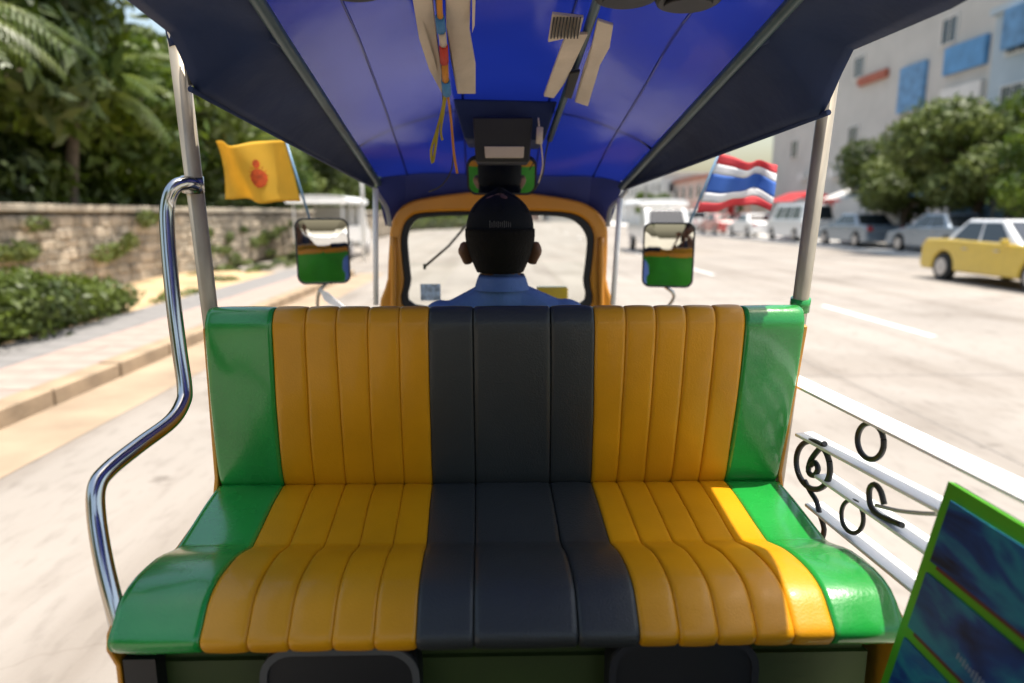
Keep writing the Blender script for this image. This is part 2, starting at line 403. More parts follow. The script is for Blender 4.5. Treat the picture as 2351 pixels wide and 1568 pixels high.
place_tree(tB, 20.6, 24.0, 1.15, 2.9, 'taller bright tree leaning over the blue stall behind the olive street trees', GR)
place_tree(tC, 17.3, 29.2, .78, 4.6, 'small olive tree at the left end of the street tree row', GR)
place_tree(tC, 20.5, 62.0, .8, 3.5, 'far olive tree beyond the tricolour flag', GR)
place_tree(tB, 19.0, 84.0, .8, 1.5, 'tiny far tree above the parked cars by the tricolour flag', GR)

GB = 'trees behind the tuk-tuk'
place_tree(tB, -8.4, -9.0, 1.2, .4, 'green tree behind the vehicle reflected in the right mirror', GB)
place_tree(tA, -8.8, -17.0, 1.3, 2.4, 'dark tree further back behind the vehicle, reflected in the mirrors', GB)
place_tree(tB, 7.0, -34.0, 1.3, 1.4, 'tree far behind the vehicle glimpsed in the left mirror', GB)
# undergrowth behind the wall, one dense mass
ug = leaf_cloud('undergrowth', M['leaf_dark'], [(-9.3 - 1.6 * (i % 2), 3.5 + i * 1.25, 1.6 + .4 * math.sin(i * 1.7), 1.1, 1.3, 1.0) for i in range(34)], 34000, .13, None, 1.2, 5)
tag(ug, kind='stuff')

fh = leaf_cloud('roadside_shrubs', M['leaf'], [(-2.5 - .5 * k + random.uniform(-.3, .3), 84 - 1.6 * k, .9, 1.4, 1.4, random.uniform(.8, 1.5)) for k in range(16)], 9000, .28, None, 1.2, 33)
tag(fh, kind='stuff')
# palms
def frond_mesh(name, L, seed, n=26, wd=.55):
    rs = random.Random(seed); mb = MB()
    pts = []
    for i in range(n + 1):
        t = i / n; pts.append(Vector((L * (t - .12 * t * t), 0, L * (.28 * t - .62 * t * t))))
    mb.tube(pts[::3] + [pts[-1]], [.022 * (1 - .8 * k / 9) for k in range(len(pts[::3]) + 1)], n=5, smooth=0)
    for i in range(2, n):
        t = i / n; T = (pts[i + 1] - pts[i - 1]).normalized(); ln = wd * math.sin(math.pi * (t * .85 + .12)) ** .6 * rs.uniform(.85, 1.1)
        for s in (-1, 1):
            side = Vector((0, s, 0)); dr = (side * .8 + T * .55 + Vector((0, 0, -.35 - .2 * rs.random()))).normalized()
            b0 = pts[i]; up = T * .028
            mid = b0 + dr * ln * .5 + Vector((0, 0, .03)); tip = b0 + dr * ln + Vector((0, 0, -.10))
            mb.poly([b0 - up, mid - up, tip, mid + up, b0 + up])
    return mb
def palm(x, y, h, label, seed, lean=(0, 0)):
    rs = random.Random(seed)
    root = empty('palm_tree', (x, y, 0)); tag(root, label, 'palm tree', 'palms behind the stone wall')
    t = MB(); t.tube([(0, 0, -.1), (lean[0] * .3, lean[1] * .3, h * .5), (lean[0], lean[1], h)], [.17, .13, .11], n=10); t.build('trunk', M['bark'], root)
    return root, h, rs
f1 = frond_mesh('palm_frond', 2.7, 1).mesh('palm_frond'); f1.materials.append(M['palm_leaf'])
f2 = frond_mesh('palm_frond', 2.3, 2, wd=.45).mesh('palm_frond'); f2.materials.append(M['palm_leaf'])
f3 = frond_mesh('palm_frond', 2.2, 3, wd=.4).mesh('palm_frond'); f3.materials.append(M['palm_dry'])
for (x, y, h, lab, sd, lean) in [
    (-8.9, 7.4, 4.5, 'short palm leaning over the wall at the top left corner with a yellowing frond', 1, (.9, .2)),
    (-9.2, 11.0, 4.6, 'palm with arching fronds behind the wall between the corner and the pillar', 2, (.5, 0)),
    (-8.9, 14.6, 4.1, 'low palm close behind the steel pillar with fronds over the wall', 3, (.3, .3)),
    (-9.0, 23.5, 3.8, 'palm behind the wall between flag and canopy', 4, (.4, 0))]:
    root, h, rs = palm(x, y, h, lab, sd, lean)
    for i in range(15):
        me = f1 if i % 2 else f2
        if i in (4, 9) and sd != 3: me = f3
        o = link_mesh('palm_frond', me, None, root)
        o.location = (lean[0], lean[1], h); o.rotation_euler = (rs.uniform(-.25, .25), rs.uniform(-.75, .15), i * 2.4 + rs.uniform(-.2, .2))
        if me is f3: o['label'] = 'yellow dried frond'

# clipped bush on the verge
bush = empty('bush', (-5.95, 7.9, .1)); tag(bush, 'low clipped dark green bush on the sandy verge below the stone wall', 'bush')
st = MB()
for i in range(9): st.tube([(random.uniform(-.5, .5), random.uniform(-1.6, 1.5), 0), (random.uniform(-.5, .5), random.uniform(-1.6, 1.5), .45)], [.02, .01], n=5, smooth=0)
st.build('stem', M['bark'], bush)
leaf_cloud('foliage', M['leaf_dark'], [(-.2, -2.2, .36, 1.0, 1.0, .42), (-.1, -1.1, .38, 1.0, 1.0, .42), (.02, 0, .38, .95, .95, .42), (0, .95, .34, .9, .85, .38), (.0, 1.9, .24, .75, .7, .30), (-.1, -3.2, .3, .8, .9, .4)], 26000, .05, bush, 1.2, 21)

# ---------------------------------------------------------------- stone wall
wall = empty('stone_wall', (-7.75, 0, 0)); tag(wall, 'rough beige stone wall running along the left roadside under the trees', 'wall')
c = MB(); c.box((-.22, 24, .82), (.36, 58, 1.52)); c.build('wall_core', M['mortar'], wall)
smesh = []
for k in range(9):
    mb = MB(); bmesh.ops.create_cube(mb.bm, size=1); bmesh.ops.bevel(mb.bm, geom=list(mb.bm.edges), offset=.16, segments=1, affect='EDGES')
    for v in mb.bm.verts: v.co += mnoise.noise_vector(v.co * 2.1 + Vector((k * 9, 0, 0))) * .12
    me = mb.mesh('stone'); me.materials.append([M['stone'], M['stone_b'], M['stone_c']][k % 3])
    smesh.append(me)
stones = []; z = .10; row = 0
while z < 1.5:
    rh = random.uniform(.15, .23); y = -4 + random.uniform(0, .3)
    while y < 50:
        ln = random.uniform(.22, .55); stones.append((y + ln / 2, z + rh / 2, ln, rh)); y += ln + .012
    z += rh + .008
stones.sort(key=lambda s: abs(s[0] - 7) if s[0] > 6 else 500)
near = [s for s in stones if 6.5 < s[0]]; near = near[:296]; nset = set(near)
for s in near:
    o = bpy.data.objects.new('stone', random.choice(smesh)); COL.objects.link(o); o.parent = wall
    o.location = (-.03 + random.uniform(-.02, .02), s[0], s[1]); o.scale = (.17, s[2] * 1.05, s[3] * 1.07); o.rotation_euler = (random.uniform(-.08, .08), 0, random.uniform(-.05, .05))
far = MB()
for s in stones:
    if s in nset: continue
    x = -.03 + random.uniform(-.03, .02)
    mtx = Matrix.Translation((x, s[0], s[1])) @ Matrix.Rotation(random.uniform(-.1, .1), 4, 'X') @ Matrix.Diagonal((.17, s[2] * .97, s[3] * .95, 1))
    r_ = bmesh.ops.create_cube(far.bm, size=1, matrix=mtx)
    k = random.randint(0, 2)
    for v in r_['verts']:
        v.co += mnoise.noise_vector(v.co * 4) * .02
        for f in v.link_faces: f.material_index = k
o = far.build('stone', [M['stone'], M['stone_b'], M['stone_c']], wall); tag(o, kind='stuff')
y = -4
cp = None
for i in range(54):
    if cp is None:
        mb = MB(); mb.box((0, 0, 0), (.5, .985, .13)); cp = mb.build('coping_stone', M['coping'], wall, bevel=.02)
        o = cp
    else:
        o = cp.copy(); COL.objects.link(o)
    o.location = (-.14 + random.uniform(-.01, .01), y + .5, 1.645 + random.uniform(-.008, .008)); y += 1
tf = leaf_cloud('wall_plants', M['leaf_olive'], [(-7.60 + random.uniform(-.02, .06), random.uniform(5, 34), random.uniform(.25, 1.55), .10, random.uniform(.2, .55), random.uniform(.08, .2)) for i in range(46)], 7000, .05, None, 1.3, 9)
tag(tf, kind='stuff')
gr = leaf_cloud('roadside_weeds', M['leaf_olive'], [(random.uniform(-7.5, -5.6), random.uniform(8, 30), .12, .18, .3, .08) for i in range(40)], 3500, .04, None, 1.8, 12)
tag(gr, kind='stuff')

# ---------------------------------------------------------------- buildings right
def building(name, x0, x1, y0, y1, h, mwall, label, floors, cat='building', gap=3, win=(1.3, 1.2), face='x', mroof=None, nwin=None, dark=True):
    root = empty(name, ((x0 + x1) / 2, (y0 + y1) / 2, 0)); tag(root, label, cat)
    cx, cy = root.location.x, root.location.y
    mb = MB(); mb.box((0, 0, h / 2), (x1 - x0, y1 - y0, h)); mb.build('wall', mwall, root)
    pm = MB(); pm.box((0, 0, h + .15), (x1 - x0 + .4, y1 - y0 + .4, .3)); pm.build('parapet', mroof or mwall, root)
    wme = None
    fh = h / floors
    for fl in range(1 if dark else 0, floors):
        # windows facing the road (-X face) and facing back (-Y face)
        n1 = max(1, int((y1 - y0) / gap)); n2 = max(1, int((x1 - x0) / gap))
        for side, n, ln in (('x', n1, y1 - y0), ('y', n2, x1 - x0)):
            for i in range(n):
                t = -ln / 2 + ln * (i + .5) / n
                if wme is None:
                    f = MB(); 
                    f.box((0, 0, win[1] / 2 + .04), (win[0] + .16, .12, .08)).box((0, 0, -win[1] / 2 - .04), (win[0] + .16, .16, .08)).box((-win[0] / 2 - .04, 0, 0), (.08, .12, win[1])).box((win[0] / 2 + .04, 0, 0), (.08, .12, win[1])).box((0, -.01, 0), (.05, .06, win[1]))
                    fm = f.mesh('window'); fm.materials.append(M['plaster_white'])
                    g = MB(); g.box((0, 0, 0), (win[0], .03, win[1])); gm = g.mesh('pane'); gm.materials.append(M['car_glass']); wme = (fm, gm)
                o = link_mesh('window', wme[0], None, root); g = link_mesh('pane', wme[1], None, o)
                if side == 'x': o.location = (-(x1 - x0) / 2 - .03, t, fh * (fl + .5)); o.rotation_euler.z = -math.pi / 2
                else: o.location = (t, -(y1 - y0) / 2 - .03, fh * (fl + .5))
    return root
b1 = building('commercial_building', 24.5, 44, 34, 62, 13.5, M['plaster'], 'large plain beige commercial block rising behind the street trees on the right', 3, win=(1.2, 1.3), gap=9)
b2 = building('shop_building', 23.0, 42, 10, 33, 10.5, M['plaster_blue'], 'bluish shop building with signs at the right edge behind the trees', 4)
bo1 = b1.location
for (yy, zz, dy, dz, m_) in ((-11, 9.6, 3.2, 1.4, 'blue_sign'), (-11, 7.6, 3.2, 1.1, 'plaster_white'), (-6.5, 8.8, 2.4, 2.6, 'blue_tarp'), (-2, 10.2, 3.4, .5, 'roof_red'), (-12, 5.9, 3.0, .7, 'orange_sign')):
    mb = MB(); mb.box((-9.85, yy, zz), (.3, dy, dz)); mb.build('sign_board', M[m_], b1)
for yy in (-12, -8, -3, 2, 7):
    mb = MB(); mb.box((-9.98, yy, 4.4), (.45, .8, .55)); mb.build('air_conditioner', M['plaster_white'], b1, bevel=.02)
# fascia, blue banners, orange boards
cx, cy = b2.location.x, b2.location.y
mb = MB(); mb.box((-9.75, 0, 3.9), (.35, 22.6, 1.2)); mb.build('fascia', M['blue_sign'], b2)
mb = MB(); mb.box((-9.75, 1, 9.6), (.3, 19.0, 1.7)); mb.build('roof_sign', M['blue_tarp'], b2)
mb = MB(); mb.box((-9.9, 4.5, 5.6), (.2, 3.2, .7)); mb.build('sign_board', M['orange_sign'], b2)
mb = MB(); mb.box((-9.9, -4.5, 5.3), (.2, 2.6, .6)); mb.build('sign_board', M['orange_sign'], b2)
for i in range(6):
    mb = MB(); mb.box((-9.54, -9.2 + i * 3.7, 1.65), (.15, 3.5, 3.1)); mb.build('shop_opening', M['interior_shade'], b2)  # solid dark panel, the shade inside the shop is in its colour
    if i % 2 == 0:
        mb = MB(); mb.box((-9.72, -9.2 + i * 3.7 + .3, 1.7), (.06, 1.1, 2.3)); mb.build('banner', M['blue_tarp'], b2)
mb = MB(); mb.prism([(-9.7, 10.8, 3.2), (-12.4, 10.8, 2.75), (-12.4, 10.8, 2.68), (-9.7, 10.8, 3.12)], (0, -21, 0)); mb.build('awning', M['canvas_navy'], b2)
# more blocks down the street
b3 = building('shop_building', 21.5, 34, 66, 84, 5.2, M['plaster_pink'], 'low pink shop building beyond the beige block', 2, mroof=M['roof_red'])
b4 = building('shop_building', 21.0, 36, 88, 120, 6.4, M['plaster_white'], 'pale far shop building above the parked cars', 2, mroof=M['plaster_white'])
b5 = building('apartment_building', 10.5, 24.5, 135, 160, 10.5, M['plaster'], 'far beige block at the end of the road between windscreen and tricolour flag', 4)
b6 = building('shop_building', 1.5, 9.5, 150, 165, 6.5, M['plaster_pink'], 'small far pinkish building at the end of the road', 2, mroof=M['roof_red'])
b7 = building('shop_building', -22, -8, 115, 135, 6, M['plaster_white'], 'far white building glimpsed left of the windscreen', 2)

# market awnings / blue banners along the forecourt
def stall(x, y, m, label, wdt=3.2):
    r = empty('market_stall', (x, y, .13)); tag(r, label, 'stall', 'stalls on the forecourt')
    for sx in (-1, 1):
        for sy in (-1, 1):
            p = MB(); p.cyl((sx * 1.1, sy * wdt / 2, 0), (sx * 1.1, sy * wdt / 2, 2.3), .03, 8); p.build('pole', M['pole_grey'], r)
    a = MB(); a.grid([[(-1.4, -wdt / 2 - .2, 2.15), (-1.4, wdt / 2 + .2, 2.15)], [(0, -wdt / 2 - .2, 2.7), (0, wdt / 2 + .2, 2.7)], [(1.4, -wdt / 2 - .2, 2.15), (1.4, wdt / 2 + .2, 2.15)]], smooth=False)
    ao = a.build('awning', m, r); s = ao.modifiers.new('solid', 'SOLIDIFY'); s.thickness = .02
    t = MB(); t.box((0, 0, .8), (1.2, wdt * .85, .06)).box((-.45, 0, .4), (.05, wdt * .8, .74)); t.build('counter', M['bark'], r)
    g = MB()
    for k in range(14): g.box((random.uniform(-.4, .4), random.uniform(-wdt * .38, wdt * .38), .93), (random.uniform(.15, .3),) * 2 + (random.uniform(.1, .3),))
    g.build('goods', random.choice([M['blue_tarp'], M['plaster_pink'], M['roof_red'], M['blue_sign']]), r)
    bk = MB(); bk.box((1.12, 0, 1.5), (.03, wdt, 1.3)); bk.build('back_sheet', m, r)
stall(18.2, 27.5, M['blue_tarp'], 'light blue stall just right of the right pillar')
stall(18.0, 33.5, M['plaster_white'], 'white topped stall behind the right pillar')
stall(18.8, 22.8, M['blue_sign'], 'deep blue stall behind the silver car')
stall(18.2, 41.0, M['red_cloth'], 'red topped stall left of the right pillar')
stall(18.0, 50.0, M['plaster_white'], 'far white stall behind parked white cars')
stall(18.4, 58.0, M['red_cloth'], 'far red stall under the tricolour flag')
stall(19.2, 17.6, M['canvas_navy'], 'dark navy stall at the right edge above the yellow car')

# utility poles with wires
def util_pole(x, y, label):
    r = empty('utility_pole', (x, y, 0)); tag(r, label, 'pole', 'utility poles down the right side')
    p = MB(); p.cyl((0, 0, 0), (0, 0, 8.5), .14, 10, .09); p.build('post', M['pole_grey'], r)
    p = MB(); p.box((0, 0, 7.9), (1.8, .1, .1)); p.build('crossarm', M['pole_grey'], r)
    for k in (-.8, 0, .8):
        q = MB(); q.cyl((k, 0, 7.95), (k, 0, 8.15), .04, 8); q.build('insulator', M['plaster_white'], r)
for y, l in ((48, 'nearest utility pole by the tricolour flag'), (74, 'second utility pole right of the windscreen'), (100, 'third utility pole, far off'), (126, 'farthest utility pole down the road')):
    util_pole(15.9, y, l)
for k in (-.8, 0, .8):
    wv = MB(); pts = []
    for seg in range(48, 126, 26):
        for j in range(6): 
            t = j / 6; pts.append((15.9 + k, seg + 26 * t, 8.1 - 1.2 * t * (1 - t)))
    pts.append((15.9 + k, 126, 8.1)); wv.tube(pts, .02, n=4, smooth=0)
    o = wv.build('power_line', M['cable']); tag(o, {-.8: 'road side power line strung between the utility poles', 0: 'middle power line strung between the utility poles', .8: 'shop side power line strung between the utility poles'}[k], 'wire', 'power lines')
# street lamp left beyond the truck
lp = empty('street_lamp', (-4.3, 22.5, 0)); tag(lp, 'slim white roadside post beside the white passenger truck', 'lamp post')
p = MB(); p.cyl((0, 0, 0), (.0, 0, 4.6), .055, 10, .04); p.build('post', M['white_paint'], lp)
p = MB(); p.tube([(0, 0, 4.55), (.3, 0, 4.85), (.9, 0, 4.9)], .03, n=8); p.build('arm', M['white_paint'], lp)
p = MB(); p.box((1.05, 0, 4.88), (.5, .2, .09)); p.build('lamp_head', M['white_paint'], lp, bevel=.02)

# ---------------------------------------------------------------- vehicles
def wheels(root, W, axles, r=.32, wd=.2):
    for y in axles:
        for s in (-1, 1):
            wroot = MB(); wroot.cyl((s * (W / 2 - wd + .02), y, r), (s * (W / 2 + .01), y, r), r, 22)
            t = wroot.build('wheel', M['tyre'], root, bevel=.03)
            q = MB(); q.cyl((s * (W / 2 + .012), y, r), (s * (W / 2 + .025), y, r), r * .62, 18); q.build('rim', M['rim'], t)
            h = MB(); h.cyl((s * (W / 2 + .025), y, r), (s * (W / 2 + .04), y, r), r * .16, 10); h.build('hub', M['rim'], t)
def arch(y, r, n=9): return [(y - r * math.cos(math.pi * k / (n - 1)), .16 + .16 + r * math.sin(math.pi * k / (n - 1))) for k in range(n)]
def car(kind, mbody, x, y, rz, label, group, roof=None):
    root = empty('parked_car' if group else 'car', (x, y, 0 if x < 15.3 else .13), rz); tag(root, label, {'sedan': 'car', 'pickup': 'pickup truck', 'van': 'van'}[kind], group)
    L, W = {'sedan': (4.5, 1.72), 'pickup': (5.0, 1.76), 'van': (4.7, 1.76)}[kind]
    f = L / 2
    if kind == 'sedan':
        top = [(f, .45), (f - .03, .66), (f - .25, .76), (f - 1.25, .93), (-f + 1.0, .98), (-f + .15, .96), (-f, .8), (-f, .45)]
        cab = ((f - 1.3, -f + .75), (f - 2.05, -f + 1.35), .9, 1.43)
    elif kind == 'pickup':
        top = [(f, .5), (f - .03, .8), (f - .2, .92), (f - 1.2, 1.05), (-f, 1.02), (-f, .5)]
        cab = ((f - 1.2, .1 - .6), (f - 1.75, .2 - .6), 1.0, 1.68)
    else:
        top = [(f, .5), (f - .02, .8), (f - .12, .95), (f - .5, 1.1), (-f, 1.12), (-f, .5)]
        cab = ((f - .5, -f + .02), (f - 1.05, -f + .15), 1.05, 1.92)
    zb = .24
    ya, yb = f - .85, -f + .85
    prof = top + [(-f + .04, zb)] + [(yb - .38, zb)] + [(yb - .38 * math.cos(math.pi * k / 8), zb + .08 + .38 * math.sin(math.pi * k / 8)) for k in range(9)] + [(yb + .38, zb)] + [(ya - .38, zb)] + [(ya - .38 * math.cos(math.pi * k / 8), zb + .08 + .38 * math.sin(math.pi * k / 8)) for k in range(9)] + [(ya + .38, zb), (f - .04, zb)]
    mb = MB(); mb.prism([(-W / 2, a, b_) for a, b_ in prof], (W, 0, 0)); mb.build('body', mbody, root, bevel=.05, seg=3)
    (y0, y1), (y2, y3), z0, z1 = cab; wi = W / 2 - .04; wt = W / 2 - .2
    def cv(w_, y_, z_): return [(-w_, y_, z_), (w_, y_, z_)]
    B = [(-wi, y1, z0), (wi, y1, z0), (wi, y0, z0), (-wi, y0, z0)]; T = [(-wt, y3, z1), (wt, y3, z1), (wt, y2, z1), (-wt, y2, z1)]
    mb = MB(); vb = [mb.bm.verts.new(p) for p in B]; vt = [mb.bm.verts.new(p) for p in T]
    mb.bm.faces.new(vt); mb.bm.faces.new(vb[::-1])
    for i in range(4): mb.bm.faces.new((vb[i], vb[(i + 1) % 4], vt[(i + 1) % 4], vt[i]))
    mb.build('roof', roof or mbody, root, bevel=.06, seg=3)
    def pane(name, q, s0, s1, t0, t1):
        a, b_, c_, d = [Vector(v) for v in q]
        def bl(s, t): return (a * (1 - s) + b_ * s) * (1 - t) + (d * (1 - s) + c_ * s) * t
        nrm = (b_ - a).cross(d - a).normalized()
        pts = [bl(s0, t0), bl(s1, t0), bl(s1, t1), bl(s0, t1)]
        mb = MB(); mb.prism([p + nrm * .012 for p in pts], -nrm * .02); mb.build(name, M['car_glass'], root)
    pane('rear_window', (B[0], B[1], T[1], T[0]), .07, .93, .12, .88)
    pane('windscreen', (B[2], B[3], T[3], T[2]), .06, .94, .08, .9)
    nw = 2 if kind != 'van' else 3
    if kind == 'pickup': nw = 1
    for i in range(nw):
        g = .04; e0 = .08 + .84 * i / nw + g / 2; e1 = .08 + .84 * (i + 1) / nw - g / 2
        pane('side_window', (B[1], B[2], T[2], T[1]), e0, e1, .12, .86)
        pane('side_window', (B[3], B[0], T[0], T[3]), e0, e1, .12, .86)
    for s in (-1, 1):
        mb = MB(); mb.box((s * (W / 2 - .24), f - .03, .66), (.34, .1, .15)); mb.build('headlight', M['lamp_clear'], root, bevel=.03)
        mb = MB(); mb.box((s * (W / 2 - .17), -f + .02, .8), (.22, .08, .18)); mb.build('tail_light', M['lamp_red'], root, bevel=.02)
        mb = MB(); mb.box((s * (W / 2 + .08), y0 - .3, z0 + .08), (.16, .08, .12)); mb.build('wing_mirror', mbody, root, bevel=.02)
        for yy in (.35, -.65):
            mb = MB(); mb.box((s * (W / 2 + .01), yy, z0 - .12), (.02, .16, .03)); mb.build('door_handle', M['rim'], root)
    mb = MB(); mb.box((0, f + .01, .4), (W * .96, .12, .2)); mb.build('front_bumper', M['black_plastic'] if kind != 'sedan' else mbody, root, bevel=.04)
    mb = MB(); mb.box((0, -f - .01, .4), (W * .96, .12, .2)); mb.build('rear_bumper', M['black_plastic'] if kind != 'sedan' else mbody, root, bevel=.04)
    mb = MB(); mb.box((0, f + .0, .6), (.7, .06, .12)); mb.build('grille', M['black_plastic'], root)
    if kind == 'pickup':
        mb = MB(); mb.box((0, -f + .9, 1.0), (W - .2, 1.65, .1)); mb.build('load_bed', M['black_plastic'], root)
    wheels(root, W, (ya, yb))
    return root
GP = 'vehicles parked along the right kerb'
car('sedan', M['car_yellow'], 11.4, 14.6, math.pi, 'yellow car with pale roof passing at the right edge of the road', None, roof=M['car_white'])
car('sedan', M['car_silver'], 16.2, 24.6, 0, 'silver blue sedan parked in front of the blue stalls', GP)
car('pickup', M['car_grey'], 16.6, 17.6, 0, 'dark grey pickup parked at the right edge above the yellow car', GP)
car('van', M['car_white'], 16.3, 37.0, 0, 'white van parked just left of the right pillar', GP)
car('sedan', M['car_white'], 16.2, 43.5, 0, 'white sedan parked between white van and red sedan', GP)
car('sedan', M['car_red'], 16.1, 49.5, 0, 'red sedan parked under the tricolour flag', GP)
car('sedan', M['car_silver'], 16.2, 30.6, 0, 'pale blue sedan hidden partly by the right pillar', GP)
car('van', M['car_silver'], 19.6, 45.0, 0, 'silver van in the second row behind the white sedan', GP)
car('sedan', M['car_red'], 19.6, 54.0, 0, 'red car in the second row behind the parked line', GP)
car('pickup', M['car_white'], 16.2, 56.0, 0, 'white pickup parked beyond the red sedan', GP)
car('sedan', M['car_silver'], 16.1, 63.5, 0, 'far silver sedan at the end of the parked row', GP)
car('van', M['car_white'], 16.2, 71.0, 0, 'farthest white van of the parked row', GP)

# open passenger trucks with benches under a white roof (white songthaew type)
def passenger_truck(x, y, rz, label):
    r = empty('passenger_truck', (x, y, 0), rz); tag(r, label, 'truck', 'white roofed passenger trucks ahead')
    mb = MB(); mb.prism([(-.85, a, b_) for a, b_ in [(2.3, .35), (2.3, .95), (1.5, 1.1), (1.1, 1.75), (.3, 1.8), (.3, .35)]], (1.7, 0, 0)); mb.build('cab', M['car_white'], r, bevel=.06, seg=3)
    mb = MB(); mb.prism([(-.72, 1.545, 1.12), (.72, 1.545, 1.12), (.66, 1.14, 1.7), (-.66, 1.14, 1.7)], (0, .02, .02)); mb.build('windscreen', M['car_glass'], r)
    mb = MB(); mb.box((0, -1.1, .62), (1.6, 2.8, .12)).box((-.78, -1.1, .9), (.05, 2.8, .5)).box((.78, -1.1, .9), (.05, 2.8, .5)).box((0, -2.47, .78), (1.6, .05, .4)); mb.build('load_bed', M['car_white'], r, bevel=.02)
    for s in (-1, 1):
        mb = MB(); mb.box((s * .55, -1.1, 1.0), (.36, 2.6, .1)); mb.build('bench', M['vinyl_dark'], r, bevel=.03)
        for yy in (-2.45, -1.1, .2):
            mb = MB(); mb.cyl((s * .78, yy, .9), (s * .78, yy, 1.98), .03, 8); mb.build('post', M['white_paint'], r)
        mb = MB(); mb.box((s * .66, -2.5, .72), (.16, .05, .14)); mb.build('tail_light', M['lamp_red'], r)
        mb = MB(); mb.box((s * .6, 2.31, .75), (.28, .06, .16)); mb.build('headlight', M['lamp_clear'], r, bevel=.02)
    rows = []
    for j in range(2):
        yy = -2.6 + j * 3.4
        rows.append([(1.0 * math.sin(a), yy, 1.93 + .22 * (math.cos(a) ** .5 if math.cos(a) > 0 else 0)) for a in [R(-90 + 10 * k) for k in range(19)]])
    mb = MB(); mb.grid(rows); mb.poly([Vector(p) for p in rows[0]]); mb.poly([Vector(p) for p in rows[1]][::-1]); mb.build('roof', M['white_paint'], r)
    mb = MB(); mb.box((0, -.9, 1.9), (1.98, 3.5, .06)); mb.build('roof_rim', M['white_paint'], r, bevel=.02)
    wheels(r, 1.66, (1.5, -1.5), .34)
    return r
passenger_truck(-5.75, 25.0, 0.0, 'white roofed open passenger truck ahead on the left by the left mirror')
passenger_truck(6.7, 28.5, math.pi, 'white roofed passenger truck coming towards us behind the right mirror')

# =================================================================== TUK-TUK
tuk = empty('tuk_tuk', (0, 1.4, 0)); tag(tuk, 'yellow and green tuk-tuk with rear-facing vinyl bench under a blue canopy', 'tuk-tuk')
tuk_off = Vector(tuk.location)
def part(mb, name, m, parent=None, **k):
    o = mb.build(name, m, None, **k); o.parent = parent or tuk
    if parent is None: o.matrix_parent_inverse = Matrix.Translation(-tuk_off)
    return o
# ---- bench
top_x = [470, 625, 700, 770, 843, 915, 983, 1085, 1265, 1365, 1438, 1508, 1577, 1645, 1712, 1850]
cre_x = [510, 655, 725, 797, 862, 930, 994, 1092, 1262, 1356, 1414, 1476, 1538, 1600, 1660, 1778]
frt_x = [258, 466, 572, 666, 766, 861, 957, 1087, 1327, 1465, 1555, 1643, 1730, 1815, 1905, 2066]
BT = [P(x, 712, 1.405).x for x in top_x]; BC = [P(x, 1110, 1.465).x for x in cre_x]; BF = [P(x, 1400, .965).x for x in frt_x]
cols = ['g'] + ['y'] * 5 + ['d'] * 3 + ['y'] * 5 + ['g']
vm = {'g': M['vinyl_green'], 'y': M['vinyl_yellow'], 'd': M['vinyl_dark']}
# profile relative to world z (camera at 1.55): lists of (t, y, z); t 0=top 1=crease / crease..front
ZS = CAM_H
back_prof = [(0, 1.472, ZS - .225), (0, 1.462, ZS - .203), (0, 1.44, ZS - .195), (.01, 1.418, ZS - .199), (.03, 1.406, ZS - .214), (.12, 1.401, ZS - .24), (.35, 1.409, ZS - .34), (.6, 1.421, ZS - .43), (.85, 1.437, ZS - .52), (.97, 1.452, ZS - .585), (1, 1.470, ZS - .61)]
seat_prof = [(0, 1.468, ZS - .625), (.0, 1.456, ZS - .600), (.05, 1.43, ZS - .597), (.2, 1.36, ZS - .602), (.38, 1.28, ZS - .612), (.5, 1.225, ZS - .619), (.55, 1.205, ZS - .619), (.61, 1.175, ZS - .610), (.74, 1.12, ZS - .594), (.87, 1.045, ZS - .587), (.95, .995, ZS - .595), (1, .962, ZS - .620), (1, .945, ZS - .637), (1, .946, ZS - .650), (1, .958, ZS - .664), (.98, .985, ZS - .671), (.95, 1.03, ZS - .675)]
bench = MB(); bench.box((0.0, 1.22, ZS - .79), (1.22, .44, .16)); bench = part(bench, 'bench', M['panel_olive_shaded'])
def dense(prof, k=3):
    out = []
    for i in range(len(prof) - 1):
        p0 = prof[max(i - 1, 0)]; p1 = prof[i]; p2 = prof[i + 1]; p3 = prof[min(i + 2, len(prof) - 1)]
        for j in range(k):
            t = j / k
            out.append(tuple(.5 * ((2 * p1[q]) + (-p0[q] + p2[q]) * t + (2 * p0[q] - 5 * p1[q] + 4 * p2[q] - p3[q]) * t * t + (-p0[q] + 3 * p1[q] - 3 * p2[q] + p3[q]) * t ** 3) for q in range(3)))
    out.append(prof[-1]); return out
def strip(prof, XA, XB, i, wob):
    prof = dense(prof); rows = []
    n = 14; cy = sum(p[1] for p in prof) / len(prof)
    for k, (t, y, z) in enumerate(prof):
        a = prof[max(k - 1, 0)]; b_ = prof[min(k + 1, len(prof) - 1)]
        tx = Vector((0, b_[1] - a[1], b_[2] - a[2])).normalized(); nr = Vector((0, tx.z, -tx.y))
        x0 = XA[i] * (1 - t) + XB[i] * t; x1 = XA[i + 1] * (1 - t) + XB[i + 1] * t
        row = []
        for j in range(n + 1):
            u = j / n; e = min(u, 1 - u) * (x1 - x0)          # metres from the seam
            wdt = min(.010, (x1 - x0) * .35)
            h = .0046 * (1 - max(0, 1 - e / wdt) ** 2) if wdt else 0
            h += .0018 * math.sin(math.pi * u)
            uu = .5 - .5 * math.cos(math.pi * u) if n > 4 else u
            uu = .75 * uu + .25 * u
            x = x0 + .0006 + (x1 - x0 - .0012) * uu
            wr = .0016 * mnoise.noise(Vector((x * 9, y * 9, z * 9 + wob))) + .0007 * mnoise.noise(Vector((x * 30, y * 8, z * 8 + wob)))
            row.append(Vector((x, y, z)) + nr * (h - .005 + wr))
        rows.append(row)
    return rows
def orient(rows, ref):      # make sure bulge goes outward: handled by sign test
    return rows
